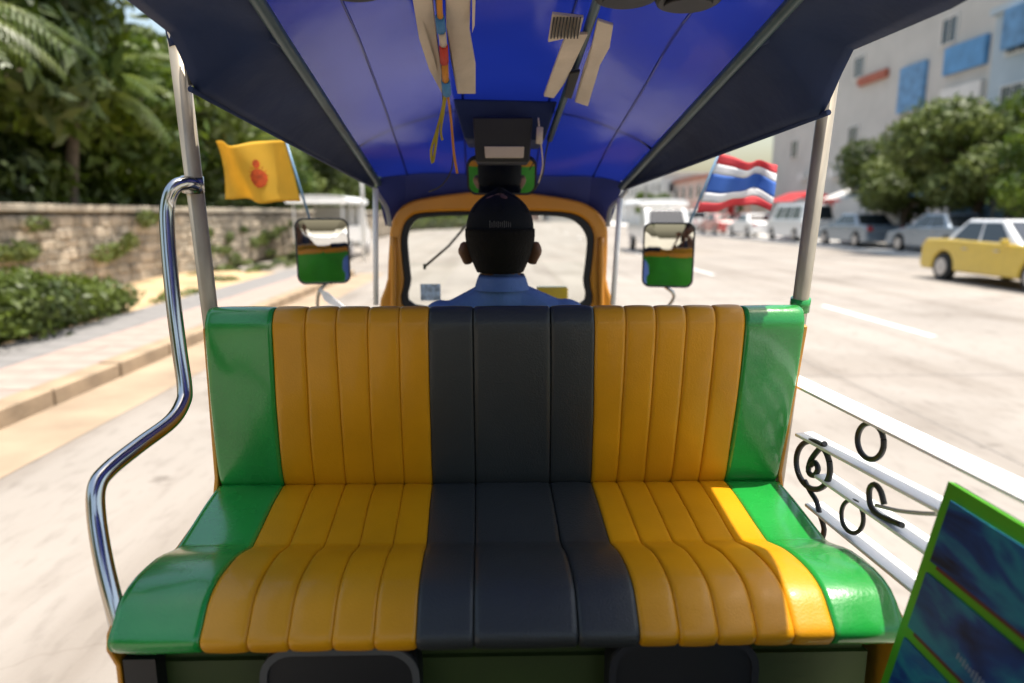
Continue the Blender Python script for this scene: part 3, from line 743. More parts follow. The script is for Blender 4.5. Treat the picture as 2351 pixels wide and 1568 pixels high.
for i in range(15):
    for nm, pr, A, B_ in (('backrest_panel', back_prof, BT, BC), ('seat_panel', seat_prof, BC, BF)):
        mb = MB(); mb.grid(strip(pr, A, B_, i, i * 1.0)); o = part(mb, nm, vm[cols[i]], bench)
        o['label'] = {'g': 'green vinyl panel', 'y': 'yellow vinyl panel', 'd': 'charcoal vinyl panel'}[cols[i]]
        so = o.modifiers.new('solid', 'SOLIDIFY'); so.thickness = .004; so.offset = 0
for i in range(1, 15):
    for pr, A, B_ in ((back_prof, BT, BC), (seat_prof, BC, BF)):
        d = dense(pr); pts = []
        for k, (t, y, z) in enumerate(d):
            a = d[max(k - 1, 0)]; b_ = d[min(k + 1, len(d) - 1)]; tx = Vector((0, b_[1] - a[1], b_[2] - a[2])).normalized()
            pts.append(Vector((A[i] * (1 - t) + B_[i] * t, y, z)) + Vector((0, tx.z, -tx.y)) * -.0050)
        mb = MB(); mb.tube(pts, .0016, n=6, smooth=0); part(mb, 'seam', M['seam_grey'] if 'd' in (cols[i - 1], cols[i]) and cols[i - 1] == cols[i] else M['piping'], bench)
# cushion cores that close the ends and seams
def core(prof, XL, XR, inset, back):
    mb = MB(); pr = dense(prof, 2)
    rows = []
    for side in (0, 1):
        rr = []
        for (t, y, z) in pr:
            x = (XL[0] * (1 - t) + XR[0] * t + .006) if side == 0 else (XL[1] * (1 - t) + XR[1] * t - .006)
            rr.append(Vector((x, y, z)) + back * inset)
        rows.append(rr)
    mb.grid(rows, smooth=False)
    return mb
# end caps: shaped green cheeks at both ends of the cushions
for s, k in ((0, 0), (1, 15)):
    sg = -1 if s == 0 else 1
    outl = [(BT[k] * (1 - t) + BC[k] * t, y, z) for (t, y, z) in dense(back_prof, 2)]
    outl += [(BC[k], 1.485, ZS - .62), (BT[k], 1.485, ZS - .2)]
    mb = MB(); mb.prism([Vector(p) + Vector((sg * .001, .004, 0)) for p in outl], (-sg * .02, 0, 0)); part(mb, 'backrest_cheek', M['vinyl_green'], bench, smooth=False)
    outl = [(BC[k] * (1 - t) + BF[k] * t, y, z) for (t, y, z) in dense(seat_prof, 2)]
    outl += [(BC[k], 1.46, ZS - .716)]
    mb = MB(); mb.prism([Vector(p) + Vector((sg * .001, 0, 0)) for p in outl], (-sg * .02, 0, 0)); part(mb, 'seat_cheek', M['vinyl_green'], bench, smooth=False)
    # yellow painted side plate just outside the cushion
    xo = BT[k] + sg * .012
    pl = [(0, 1.50, ZS - .215), (0, 1.415, ZS - .235), (1, 1.455, ZS - .58), (1, 1.44, ZS - .615), (1.45, 1.23, ZS - .63), (1.6, 1.15, ZS - .62), (1.9, 1.02, ZS - .605), (2, .962, ZS - .635), (2, .956, ZS - .66), (2, .975, ZS - .70), (2, .975, ZS - 1.15), (2, 1.2, ZS - 1.15), (1, 1.5, ZS - 1.15)]
    def px_(t): return (BT[k] * (1 - t) + BC[k] * t if t <= 1 else BC[k] * (2 - t) + BF[k] * (t - 1)) + sg * .0035
    mb = MB(); mb.prism([(px_(t), a, b_) for t, a, b_ in pl], (sg * .009, 0, 0)); o = part(mb, 'side_plate', M['paint_yellow'], bench, bevel=.003)
# back board behind the bench (green, yellow trimmed, seen in the mirrors)
mb = MB(); mb.box((.0, 1.492, ZS - .43), (1.25, .012, .42)); part(mb, 'backrest_board', M['paint_green'], bench)
mb = MB(); mb.box((.0, 1.50, ZS - .235), (1.26, .02, .03)).box((0, 1.503, ZS - .64), (1.26, .02, .05)); part(mb, 'board_trim', M['paint_yellow'], bench)
# base under the bench
mb = MB(); mb.box((0, 1.02, ZS - .91), (1.21, .02, .46)); part(mb, 'under_seat_panel', M['panel_olive_shaded'], bench)
mb = MB(); mb.box((P(330, 1540, .98).x, .985, ZS - .915), (.05, .03, .46)); part(mb, 'frame_post', M['black_plastic'], bench)
def rounded(cx, cz, w_, h_, r, n=6):
    pts = []
    for (sx, sz, a0) in ((1, 1, 0), (-1, 1, 90), (-1, -1, 180), (1, -1, 270)):
        for k in range(n + 1):
            a = R(a0 + 90 * k / n); pts.append((cx + sx * (w_ / 2 - r) + r * math.cos(a), cz + sz * (h_ / 2 - r) + r * math.sin(a)))
    return pts
for (xa, xb, zt) in ((592, 962, 1493), (1400, 1745, 1484)):
    x0 = P(xa, 1520, .95).x; x1 = P(xb, 1520, .95).x; zz = P(700, zt, .95).z
    ol = rounded((x0 + x1) / 2, zz - .15, x1 - x0, .30, .05)
    mb = MB(); mb.prism([(a, .955, b_) for a, b_ in ol], (0, .05, 0)); hc = part(mb, 'hatch_cover', M['black_plastic'], bench, bevel=.006)
    il = rounded((x0 + x1) / 2, zz - .15, x1 - x0 - .022, .278, .04)
    mb = MB(); mb.ring([(a, .951, b_) for a, b_ in ol], [(a, .951, b_) for a, b_ in il], (0, .004, 0)); part(mb, 'hatch_rim', M['rim_dark'] if xa < 1000 else M['black_rubber'], bench)
# floor and chassis
mb = MB(); mb.box((0, .45, .37), (1.3, 2.3, .04)); part(mb, 'floor', M['floor_mat'])
mb = MB(); mb.box((0, 2.1, .37), (1.1, 1.1, .05)); part(mb, 'cab_floor', M['black_plastic'])
mb = MB(); mb.box((-.655, .85, .26), (.02, 1.35, .2)); part(mb, 'sill', M['paint_yellow'])
mb = MB(); mb.box((.70, .85, .26), (.02, 1.35, .2)); part(mb, 'sill', M['paint_green'])
for s in (-1, 1):
    mb = MB(); mb.cyl((s * .50, 1.85, .22), (s * .60, 1.85, .22), .22, 24); wh = part(mb, 'wheel', M['tyre'], bevel=.02)
    mb = MB(); mb.cyl((s * .605, 1.85, .22), (s * .615, 1.85, .22), .13, 20); part(mb, 'rim', M['rim'], wh)
mb = MB(); mb.cyl((-.06, 2.95, .22), (.06, 2.95, .22), .22, 24); wh = part(mb, 'wheel', M['tyre'], bevel=.02)
mb = MB(); mb.tube([(0, 2.95, .22), (0, 2.85, .6), (0, 2.7, .95)], .03); part(mb, 'steering_column', M['black_plastic'])
# front cowl / nose
rows = []
for z_, yf, hw in ((.34, 2.95, .40), (.6, 3.02, .42), (.85, 2.88, .42), (1.02, 2.68, .405), (1.09, 2.55, .395)):
    rows.append([(hw * math.sin(a), 2.5 + (yf - 2.5) * math.cos(a) ** .6 if math.cos(a) > 1e-4 else 2.5, z_) for a in [R(-90 + 15 * k) for k in range(13)]])
mb = MB(); mb.grid(rows); part(mb, 'cowl', M['paint_yellow'])
mb = MB(); mb.cyl((0, 2.98, .78), (0, 3.03, .78), .085, 20); part(mb, 'headlight', M['lamp_clear'])
# dashboard with yellow binnacle seen right of the driver
mb = MB(); mb.box((0, 2.46, 1.02), (.74, .14, .10)); db = part(mb, 'dashboard', M['black_plastic'], bevel=.02)
a = P(1232, 662, 2.42); c_ = P(1304, 700, 2.42)
mb = MB(); mb.box(((a.x + c_.x) / 2, 2.44, (a.z + c_.z) / 2 - .02), (c_.x - a.x, .05, a.z - c_.z + .05)); part(mb, 'instrument_box', M['car_yellow'], bevel=.008)
mb = MB(); mb.tube([(-.34, 2.30, 1.08), (-.2, 2.36, 1.08), (0, 2.40, 1.05), (.2, 2.36, 1.08), (.34, 2.30, 1.08)], .014, n=10); hb = part(mb, 'handlebar', M['chrome'])
for s in (-1, 1):
    mb = MB(); mb.cyl((s * .25, 2.335, 1.08), (s * .36, 2.292, 1.08), .019, 12); part(mb, 'grip', M['black_rubber'], hb)
# ---- driver's seat
mb = MB(); mb.box((0, 1.88, .74), (.46, .42, .12)); part(mb, 'driver_seat', M['vinyl_dark'], bevel=.03)
mb = MB(); mb.box((0, 1.9, .55), (.42, .36, .28)); part(mb, 'seat_box', M['paint_green'])
# ---- windscreen
YW = 2.52
def loop(pts, Y): return [P(a, b_, Y) for a, b_ in pts]
def smooth_loop(pts, n=4):
    out = []; N = len(pts)
    for i in range(N):
        p0, p1, p2, p3 = pts[i - 1], pts[i], pts[(i + 1) % N], pts[(i + 2) % N]
        for j in range(n):
            t = j / n; out.append(tuple(.5 * ((2 * p1[q]) + (-p0[q] + p2[q]) * t + (2 * p0[q] - 5 * p1[q] + 4 * p2[q] - p3[q]) * t * t + (-p0[q] + 3 * p1[q] - 3 * p2[q] + p3[q]) * t ** 3) for q in (0, 1)))
    return out
outer = [(888, 730), (889, 640), (893, 560), (899, 510), (925, 472), (985, 452), (1140, 438), (1300, 455), (1360, 476), (1392, 512), (1396, 560), (1393, 640), (1389, 730), (1140, 745)]
seal_o = [(938, 712), (928, 640), (921, 575), (922, 535), (938, 502), (980, 488), (1140, 484), (1290, 487), (1340, 503), (1362, 535), (1362, 575), (1354, 640), (1342, 712), (1140, 722)]
seal_i = [(952, 700), (943, 640), (936, 575), (936, 542), (948, 512), (985, 498), (1140, 494), (1280, 497), (1325, 512), (1347, 542), (1348, 575), (1340, 640), (1328, 700), (1140, 708)]
sw = lambda l: smooth_loop(l, 4)
mb = MB(); mb.ring(loop(sw(outer), YW), loop(sw(seal_o), YW), (0, .045, 0)); ws = part(mb, 'windscreen_frame', M['paint_yellow'], bevel=.012, seg=3)
mb = MB(); mb.ring(loop(sw(seal_o), YW + .004), loop(sw(seal_i), YW + .004), (0, .03, 0)); part(mb, 'rubber_seal', M['black_rubber'], ws, bevel=.004)
mb = MB(); mb.prism(loop(sw(seal_i), YW + .02), (0, .004, 0)); part(mb, 'windscreen_glass', M['glass'], ws)
mb = MB(); mb.tube([P(1075, 512, YW + .035), P(1030, 565, YW + .035), P(975, 612, YW + .035)], .005, n=6, smooth=0); mb.box(P(975, 612, YW + .035), (.01, .01, .02)); part(mb, 'wiper', M['black_rubber'], ws)
# faded sticker low on the glass
M['sticker'] = mat('sticker', (.42, .52, .62), .5, var=.45, vscale=60)
a = P(965, 652, YW + .016); c_ = P(1012, 690, YW + .016)
mb = MB(); mb.box(((a.x + c_.x) / 2, YW + .016, (a.z + c_.z) / 2), (c_.x - a.x, .002, a.z - c_.z)); part(mb, 'sticker', M['sticker'], ws)
# side ribs on frame pillars (folded sheet)
for xs, s in ((903, -1), (1381, 1)):
    mb = MB(); mb.tube([P(xs, 545, YW - .006), P(xs + s * -1, 640, YW - .006), P(xs, 735, YW - .006)], .011, n=8); part(mb, 'frame_rib', M['paint_yellow'], ws)
# ---- pillars and posts
def pillar(a, b_, r, name='pillar', m='steel_worn'):
    mb = MB(); mb.cyl(a, b_, r, 20); return part(mb, name, M[m])
plx, prx = P(480, 700, 1.505), P(1836, 705, 1.505)
pl1 = P(404, 70, 1.415); pr1 = P(1915, 110, 1.415)
def ext(a, b_, z):
    t = (z - a.z) / (b_.z - a.z); return a + (b_ - a) * t
pl = pillar(ext(plx, pl1, .38), ext(plx, pl1, pl1.z + .02), .0172); pr = pillar(ext(prx, pr1, .38), ext(prx, pr1, pr1.z + .02), .0172)
mb = MB(); mb.cyl(ext(prx, pr1, ZS - .215), ext(prx, pr1, ZS - .185), .0215, 16); part(mb, 'pillar_socket', M['vinyl_green'], pr)
mb = MB(); mb.cyl(P(444, 442, 1.465), P(441, 405, 1.46), .022, 14); part(mb, 'clamp', M['steel'], pl)
fpl = pillar(P(863, 700, 2.42), P(862, 432, 2.42), .0095, 'front_post', 'white_paint'); fpr = pillar(P(1407, 700, 2.42), P(1424, 455, 2.42), .0095, 'front_post', 'white_paint')
for s, pts in ((-1, [(895, 520), (888, 480), (870, 450), (858, 430)]), (1, [(1395, 520), (1402, 478), (1425, 455), (1440, 435)])):
    mb = MB(); mb.tube([P(a, b_, 2.45) for a, b_ in pts], .008, n=8); part(mb, 'hose', M['pole_grey'])
# ---- grab rail
gp = [P(448, 425, 1.455), P(428, 420, 1.43), P(398, 432, 1.41), P(384, 475, 1.405), P(386, 560, 1.39), P(399, 700, 1.36), P(413, 810, 1.34), P(424, 890, 1.32), P(420, 925, 1.30), P(392, 968, 1.255), P(320, 1022, 1.17), P(250, 1078, 1.10), P(222, 1120, 1.07), P(222, 1190, 1.05), P(238, 1290, 1.02), P(262, 1390, .995), P(285, 1480, .98)]
mb = MB(); mb.tube(gp, .0142, n=16, smooth=5); part(mb, 'grab_rail', M['chrome'])
# ---- canopy
railL0, railL1 = P(650, 78, 1.40), P(868, 412, 2.50)
railR0, railR1 = P(1742, 76, 1.40), P(1428, 420, 2.50)
hemL0, hemL1 = P(452, 212, 1.41), P(858, 430, 2.50)
hemR0, hemR1 = P(1886, 264, 1.41), P(1432, 434, 2.50)
def lerp(a, b_, t): return a + (b_ - a) * t
def railp(a, b_, Y):
    t = (Y - a.y) / (b_.y - a.y)
    if Y < .75: p = railp(a, b_, .75); return Vector((p.x, Y, p.z))
    return a + (b_ - a) * t
YSTN = [-.55, 0, .4, .75, .95, 1.1, 1.25, 1.4, 1.6, 1.8, 2.0, 2.2, 2.35, 2.5]
rows = []
for Y in YSTN:
    a, c_ = railp(railL0, railL1, Y), railp(railR0, railR1, Y)
    rise = .15 if Y < 2 else .15 * (2.62 - Y) / .62
    row = []
    for k in range(25):
        u = k / 24; p = lerp(a, c_, u); arc = math.sin(math.pi * u) ** .75
        sag = .012 * math.sin(Y * 9) * math.sin(math.pi * u) + .012 * mnoise.noise(Vector((u * 5, Y * 3, 0)))
        row.append(p + Vector((0, 0, rise * arc + sag)))
    rows.append(row)
mb = MB(); mb.grid(rows); can = part(mb, 'canopy', M['ceiling_blue'])
s_ = can.modifiers.new('sub', 'SUBSURF'); s_.levels = 1; s_.render_levels = 1
for u in (.12, .36, .64, .88):
    mb = MB(); pts = []
    for Y in YSTN[2:]:
        a, c_ = railp(railL0, railL1, Y), railp(railR0, railR1, Y); rise = .15 if Y < 2 else .15 * (2.62 - Y) / .62
        pts.append(lerp(a, c_, u) + Vector((0, 0, rise * math.sin(math.pi * u) ** .75 + .012 * math.sin(Y * 9) * math.sin(math.pi * u) + .012 * mnoise.noise(Vector((u * 5, Y * 3, 0))) - .001)))
    mb.tube(pts, .0032, n=6, smooth=3); part(mb, 'lining_seam', M['ceiling_blue'], can)
# side panels
for sd, r0, r1, h0, h1, nh in ((-1, railL0, railL1, hemL0, hemL1, ((P(402, 82, 1.37)), (P(285, -6, 1.22)))), (1, railR0, railR1, hemR0, hemR1, (P(1948, 116, 1.37), P(2232, 0, 1.04)))):
    rows = []
    d0, d1 = nh
    YS = [-.55 + 1.9 * j / 14 for j in range(15)] + [1.375, 1.395, 1.41] + [1.41 + 1.09 * j / 13 for j in range(1, 14)]
    for Y in YS:
        a = railp(r0, r1, Y); tt = (Y - d0.y) / (d1.y - d0.y)
        hn = Vector((d0.x + (d1.x - d0.x) * min(tt, 1.2), Y, d0.z + (d1.z - d0.z) * min(tt, 1.5)))
        if Y < 1.0: hn.x = sd * .66
        hf = lerp(h0, h1, (Y - 1.41) / (2.5 - 1.41)); q = min(1, max(0, (Y - 1.36) / .045)); h = lerp(hn, hf, q); h.y = Y
        rows.append([lerp(a, h, u) + Vector((sd * .006 * math.sin(math.pi * u), 0, .006 * math.sin(math.pi * u) + .004 * mnoise.noise(Vector((u * 3, Y * 6, sd))))) for u in [k / 8 for k in range(9)]])
    mb = MB(); mb.grid(rows); o = part(mb, 'side_panel', M['canvas_navy'], can); o.modifiers.new('s', 'SOLIDIFY').thickness = .004
    # rails
    mb = MB(); mb.tube([railp(r0, r1, Y) + Vector((0, 0, -.012)) for Y in (-.5, .3, .75, 1.4, 2.0, 2.5)], .013, n=10, smooth=2); part(mb, 'canopy_rail', M['pipe_teal'], can)
    # hem piping
    mb = MB(); mb.tube([lerp(h0, h1, t) for t in (-.02, .5, 1.0)], .006, n=8, smooth=0); part(mb, 'hem', M['canvas_navy'], can)
    # strap looped over the pillar head
    top = pl1 if sd < 0 else pr1
    mb = MB(); mb.tube([top + Vector((-sd * .10, .01, .09)), top + Vector((-sd * .035, 0, .05)), top + Vector((-sd * .02, 0, -.02)), top + Vector((-sd * .022, 0, -.10))], .007, n=8); part(mb, 'strap', M['black_rubber'], can)
    mb = MB(); mb.tube([top + Vector((0, 0, -.03)), top + Vector((-sd * .01, .0, .05)), railp(r0, r1, 1.4) + Vector((0, 0, -.01))], .015, n=10); part(mb, 'roof_bow', M['canvas_navy'], can)
# front end: header board between canopy and windscreen
mb = MB(); mb.grid([[P(862, 414, 2.49), P(930, 380, 2.49), P(1140, 362, 2.49), P(1360, 380, 2.49), P(1432, 420, 2.49)], [P(885, 520, 2.56), P(930, 480, 2.56), P(1140, 448, 2.56), P(1350, 480, 2.56), P(1398, 520, 2.56)]], smooth=False)
M['header_blue'] = mat('header_blue', (.014, .024, .15), .45)
part(mb, 'header', M['header_blue'], can)
# cross bows of the roof
for Y in (2.12,):
    mb = MB(); a, c_ = railp(railL0, railL1, Y), railp(railR0, railR1, Y)
    mb.tube([lerp(a, c_, k / 12) + Vector((0, 0, .158 * math.sin(math.pi * k / 12) ** .75 + .004)) for k in range(13)], .007, n=8, smooth=0); part(mb, 'roof_bow', M['header_blue'], can)
# central roof pipe, right of centre
mb = MB(); mb.tube([P(1392, -60, 1.30), P(1372, 0, 1.37), P(1318, 160, 1.75), P(1262, 320, 2.20)], .0095, n=10, smooth=2); part(mb, 'roof_pipe', M['pipe_teal'], can)
# navy console under the roof + radio box
def quadbox(pts4, Y0, Y1, name, m, parent, bevel=.006):
    mb = MB(); A = [P(a, b_, Y0) for a, b_ in pts4]; mb.prism(A, (0, Y1 - Y0, 0)); return part(mb, name, m, parent, bevel=bevel)
con = quadbox([(1040, 226), (1280, 232), (1250, 322), (1066, 318)], 2.02, 2.30, 'roof_console', M['canvas_navy'], can)
quadbox([(1085, 268), (1224, 268), (1216, 372), (1092, 372)], 1.97, 2.10, 'radio_box', M['black_plastic'], can)
quadbox([(1112, 336), (1204, 336), (1202, 362), (1114, 362)], 1.955, 1.968, 'radio_face', M['beige_vinyl'], can, .002)
# beige document pockets hanging from the roof
def flap(pts, Y0, Y1, name='sun_visor', m='beige_vinyl', th=.008):
    n = len(pts); mb = MB(); ymax = max(b_ for a, b_ in pts); ymin = min(b_ for a, b_ in pts)
    mb.prism([P(a, b_, Y0 + (Y1 - Y0) * (b_ - ymin) / (ymax - ymin)) for a, b_ in pts], (0, .004, th)); return part(mb, name, M[m], can, bevel=.002)
flap([(942, -30), (990, -30), (1000, 60), (1012, 150), (1030, 226), (1018, 222), (985, 160), (962, 90)], 1.38, 1.80, 'document_pocket')
flap([(1022, -30), (1082, -30), (1078, 70), (1092, 150), (1092, 216), (1050, 216), (1035, 140), (1024, 60)], 1.38, 1.80, 'document_pocket')
flap([(1084, -30), (1093, -30), (1090, 60), (1084, 78)], 1.38, 1.52, 'document_pocket')
flap([(1268, 34), (1340, 42), (1330, 82), (1258, 98)], 1.42, 1.52, 'vent_grille')
flap([(1300, 80), (1350, 80), (1298, 190), (1272, 226), (1248, 222), (1270, 160)], 1.50, 1.84, 'document_pocket')
flap([(1372, 48), (1408, 60), (1400, 110), (1378, 150), (1350, 245), (1320, 235), (1340, 160), (1358, 110)], 1.44, 1.86, 'document_pocket')
for k in range(9):
    x = 1272 + k * 7.6
    mb = MB(); mb.cyl(P(x, 40, 1.418), P(x - 7, 88, 1.50), .0016, 5); part(mb, 'grille_slot', M['black_rubber'], can)
flap([(1308, 170), (1332, 165), (1312, 228), (1296, 224)], 1.68, 1.82, 'cable_clip', 'black_rubber')
# round speakers near the top of the frame
for (x, y, r_) in ((810, -48, .055), (1440, -32, .058), (1582, -22, .058)):
    c0 = P(x, y, 1.27); mb = MB(); mb.cyl(c0 + Vector((0, 0, -.02)), c0 + Vector((0, .01, .10)), r_, 24)
    sp = part(mb, 'speaker', M['black_plastic'], bevel=.008)
    mb = MB(); mb.cyl(c0 + Vector((0, 0, -.026)), c0 + Vector((0, 0, -.0205)), r_ * .72, 20); part(mb, 'speaker_grille', M['black_rubber'], sp)

# ---- mirrors
def mirror(pc, wpx, hpx, Y, target, name='mirror', shape=None, rcorner=.03, arm=None):
    c0 = P(pc[0], pc[1], Y); toc = (Vector((0, 0, CAM_H)) - c0).normalized(); tot = (Vector(target) - c0).normalized()
    n = (toc + tot).normalized()
    depth = (ROT.transposed() @ (c0 - Vector((0, 0, CAM_H)))).z * -1
    w_, h_ = wpx * depth / FPX, hpx * depth / FPX
    zax = n; xax = Vector((0, 0, 1)).cross(zax).normalized(); yax = zax.cross(xax)
    Mx = Matrix((xax, yax, zax)).transposed().to_4x4(); Mx.translation = c0
    w_ /= max(.3, abs(xax.dot((ROT @ Vector((1, 0, 0))))))
    ol = rounded(0, 0, w_, h_, rcorner); il = rounded(0, 0, w_ - .012, h_ - .012, rcorner - .005)
    mb = MB(); mb.prism([Mx @ Vector((a, b_, -.002)) for a, b_ in ol], -zax * .022); hs = part(mb, name, M['black_plastic'], bevel=.006)
    # gently convex glass
    rws = []
    for k in range(6):
        f_ = 1 - k / 5 * .999; rws.append([Mx @ Vector((a * f_, b_ * f_, .0035 - ((a * f_) ** 2 + (b_ * f_) ** 2) * .18)) for a, b_ in il])
    mb = MB(); mb.grid(rws, closed=True); g = part(mb, 'mirror_glass', M['mirror'], hs)
    mb = MB(); mb.ring([Mx @ Vector((a, b_, -.001)) for a, b_ in ol], [Mx @ Vector((a, b_, -.001)) for a, b_ in il], zax * .005); part(mb, 'mirror_rim', M['black_rubber'], hs)
    return hs, c0
ml, mlc = mirror((742, 577), 113, 150, 2.55, (-.24, 1.5, 1.31))
mr_, mrc = mirror((1534, 586), 112, 148, 2.55, (.30, 1.5, 1.31))
mi, mic = mirror((1152, 404), 160, 88, 2.12, (.02, 1.6, 1.30), 'rear_view_mirror', rcorner=.03)
mb = MB(); mb.tube([mlc + Vector((0, .03, -.12)), P(730, 680, 2.58), P(745, 740, 2.6), P(860, 800, 2.58)], .007, n=8); part(mb, 'mirror_arm', M['chrome'])
mb = MB(); mb.tube([mrc + Vector((0, .03, -.12)), P(1548, 680, 2.58), P(1515, 720, 2.6), P(1400, 790, 2.58)], .007, n=8); part(mb, 'mirror_arm', M['chrome'])
mb = MB(); mb.tube([mic + Vector((0, .02, .03)), mic + Vector((0, .1, .12))], .008, n=8, smooth=0); part(mb, 'mirror_stem', M['black_plastic'])
# small white bracket plate below the left mirror
mb = MB(); mb.prism([P(733, 664, 2.56), P(752, 672, 2.56), P(792, 706, 2.56), P(800, 722, 2.56), P(745, 690, 2.56)], (0, .01, 0)); part(mb, 'bracket', M['white_paint'])

# ---- side gate on the right with flat white rails and iron scrolls
XG = .685
gate = None
def bar(p0, p1, hgt, name='gate_rail', m='white_paint', th=.014):
    global gate
    a, c_ = PX(*p0, XG), PX(*p1, XG); mb = MB()
    wb = hgt * 2.5; mb.prism([a + Vector((-wb / 2, 0, 0)), c_ + Vector((-wb / 2, 0, 0)), c_ + Vector((wb / 2, 0, .004)), a + Vector((wb / 2, 0, .004))], (0, 0, -.007))
    if gate is None: gate = part(mb, 'side_gate', M[m], bevel=.002); return gate
    return part(mb, name, M[m], gate, bevel=.002)
bar((1815, 866), (2480, 1188), .019)
bar((1845, 994), (2420, 1292), .016)
bar((1890, 1089), (2300, 1366), .016)
bar((1868, 1155), (2280, 1480), .016)
def scroll(pts, r=.0052, name='iron_scroll', m='black_iron', closed=False):
    mb = MB(); q = [PX(a, b_, XG - .012) for a, b_ in pts]
    mb.tube(q, r, n=8, smooth=3); return part(mb, name, M[m], gate)
def ring_pts(cx, cy, rx, ry, n=16, tilt=.0): return [(cx + rx * math.cos(2 * math.pi * k / n) * math.cos(tilt) - ry * math.sin(2 * math.pi * k / n) * math.sin(tilt), cy + rx * math.cos(2 * math.pi * k / n) * math.sin(tilt) + ry * math.sin(2 * math.pi * k / n) * math.cos(tilt)) for k in range(n + 1)]
scroll(ring_pts(1999, 1013, 30, 42, tilt=-.12), .0052, 'iron_ring')
scroll(ring_pts(1867, 1068, 38, 56, tilt=-.2), .0062, 'iron_ring')
scroll(ring_pts(1957, 1186, 25, 38, tilt=-.15), .0042, 'iron_ring')
scroll([(1894, 1018), (1880, 1032), (1862, 1056), (1856, 1082), (1868, 1092), (1878, 1078), (1872, 1062), (1862, 1068)], .006)
scroll([(1848, 1104), (1860, 1128), (1874, 1150), (1882, 1180), (1892, 1215), (1886, 1240)], .0055)
scroll([(2030, 1158), (2022, 1128), (2008, 1112), (1996, 1124), (1998, 1158), (2014, 1180), (2042, 1194), (2072, 1206)], .0052)
scroll([(2012, 1160), (2060, 1172), (2110, 1178), (2150, 1180)], .0035, m='pole_grey')
for x, y0_, y1_ in ((1797, 870, 1400),):
    a = PX(1822, 880, XG); mb = MB(); mb.box((XG, 1.64, (a.z + .38) / 2), (.02, .02, a.z - .38)); part(mb, 'gate_post', M['white_paint'], gate)

# =================================================================== THINGS ON THE TUK-TUK
# poster board inside the gate
XB = .655
tl = PX(2186, 1107, XB)
board = empty('poster_board', (XB, tl.y, tl.z)); tag(board, 'green framed board with dark blue pictures fixed inside the right gate', 'sign')
bo = Vector(board.location)
def bpart(mb, name, m, **k):
    o = mb.build(name, m, board, **k); o.matrix_parent_inverse = Matrix.Translation(-bo); return o
y_far, y_near = tl.y, tl.y - .62; z_top, z_bot = tl.z, .40
z1 = PX(2134, 1283, XB).z; z2 = PX(2074, 1440, XB).z; z1 = P(2132, 1290, tl.y).z; z2 = P(2072, 1440, tl.y).z
bd = MB(); bd.box((XB, (y_far + y_near) / 2, (z_top + z_bot) / 2), (.012, y_far - y_near, z_top - z_bot)); M['board_green'] = mat('board_green', (.07, .36, .012), .45, var=.1)
bpart(bd, 'board', M['board_green'])
def poster_mat(name, seed):
    m = bpy.data.materials.new(name); m.use_nodes = True; t = m.node_tree; b = t.nodes['Principled BSDF']; b.inputs['Roughness'].default_value = .5; b.inputs['Specular IOR Level'].default_value = .25
    tc = t.nodes.new('ShaderNodeTexCoord'); mp = t.nodes.new('ShaderNodeMapping'); mp.inputs['Location'].default_value = (seed, seed * 2, 0); mp.inputs['Scale'].default_value = (1, 2.2, 7)
    n = t.nodes.new('ShaderNodeTexNoise'); n.inputs['Scale'].default_value = 2.4; n.inputs['Detail'].default_value = 8; n.inputs['Distortion'].default_value = .6
    r_ = t.nodes.new('ShaderNodeValToRGB'); e = r_.color_ramp.elements
    e[0].position = .28; e[0].color = (.006, .012, .03, 1); e[1].position = .75; e[1].color = (.08, .20, .16, 1)
    for p_, c in ((.42, (.010, .05, .17, 1)), (.54, (.02, .20, .24, 1)), (.62, (.015, .10, .22, 1))):
        q = e.new(p_); q.color = c
    t.links.new(tc.outputs['Object'], mp.inputs[0]); t.links.new(mp.outputs[0], n.inputs['Vector']); t.links.new(n.outputs[0], r_.inputs[0]); t.links.new(r_.outputs[0], b.inputs['Base Color'])
    return m
for k, (za, zb_) in enumerate(((z_top - .022, z1 + .008), (z1 - .010, z2 + .008), (z2 - .010, z_bot + .02))):
    mb = MB(); mb.box((XB - .0075, (y_far + y_near) / 2 - .004, (za + zb_) / 2), (.003, y_far - y_near - .03, za - zb_)); bpart(mb, 'picture_panel', poster_mat('poster_%d' % k, 3.1 * k + 1))
    mb = MB(); mb.box((XB - .0085, (y_far + y_near) / 2 - .02, zb_ - .002), (.002, y_far - y_near - .03, .005)); M.setdefault('stripe_red', mat('stripe_red', (.10, .02, .015), .5)); bpart(mb, 'divider_strip', M['stripe_red'])
# pale scribbled rows on the lower pictures
mb = MB(); rr = random.Random(4)
for k in range(2):
    zc = z1 - .075 - k * .03
    for j in range(16):
        yy = y_far - .12 - j * .006 - k * .03; mb.box((XB - .0095, yy, zc - j * .0008), (.001, .0022, rr.uniform(.006, .014)))
M['print_pale'] = mat('print_pale', (.25, .3, .3), .5); o = bpart(mb, 'printed_rows', M['print_pale'])

board.rotation_euler.y = R(11.5)
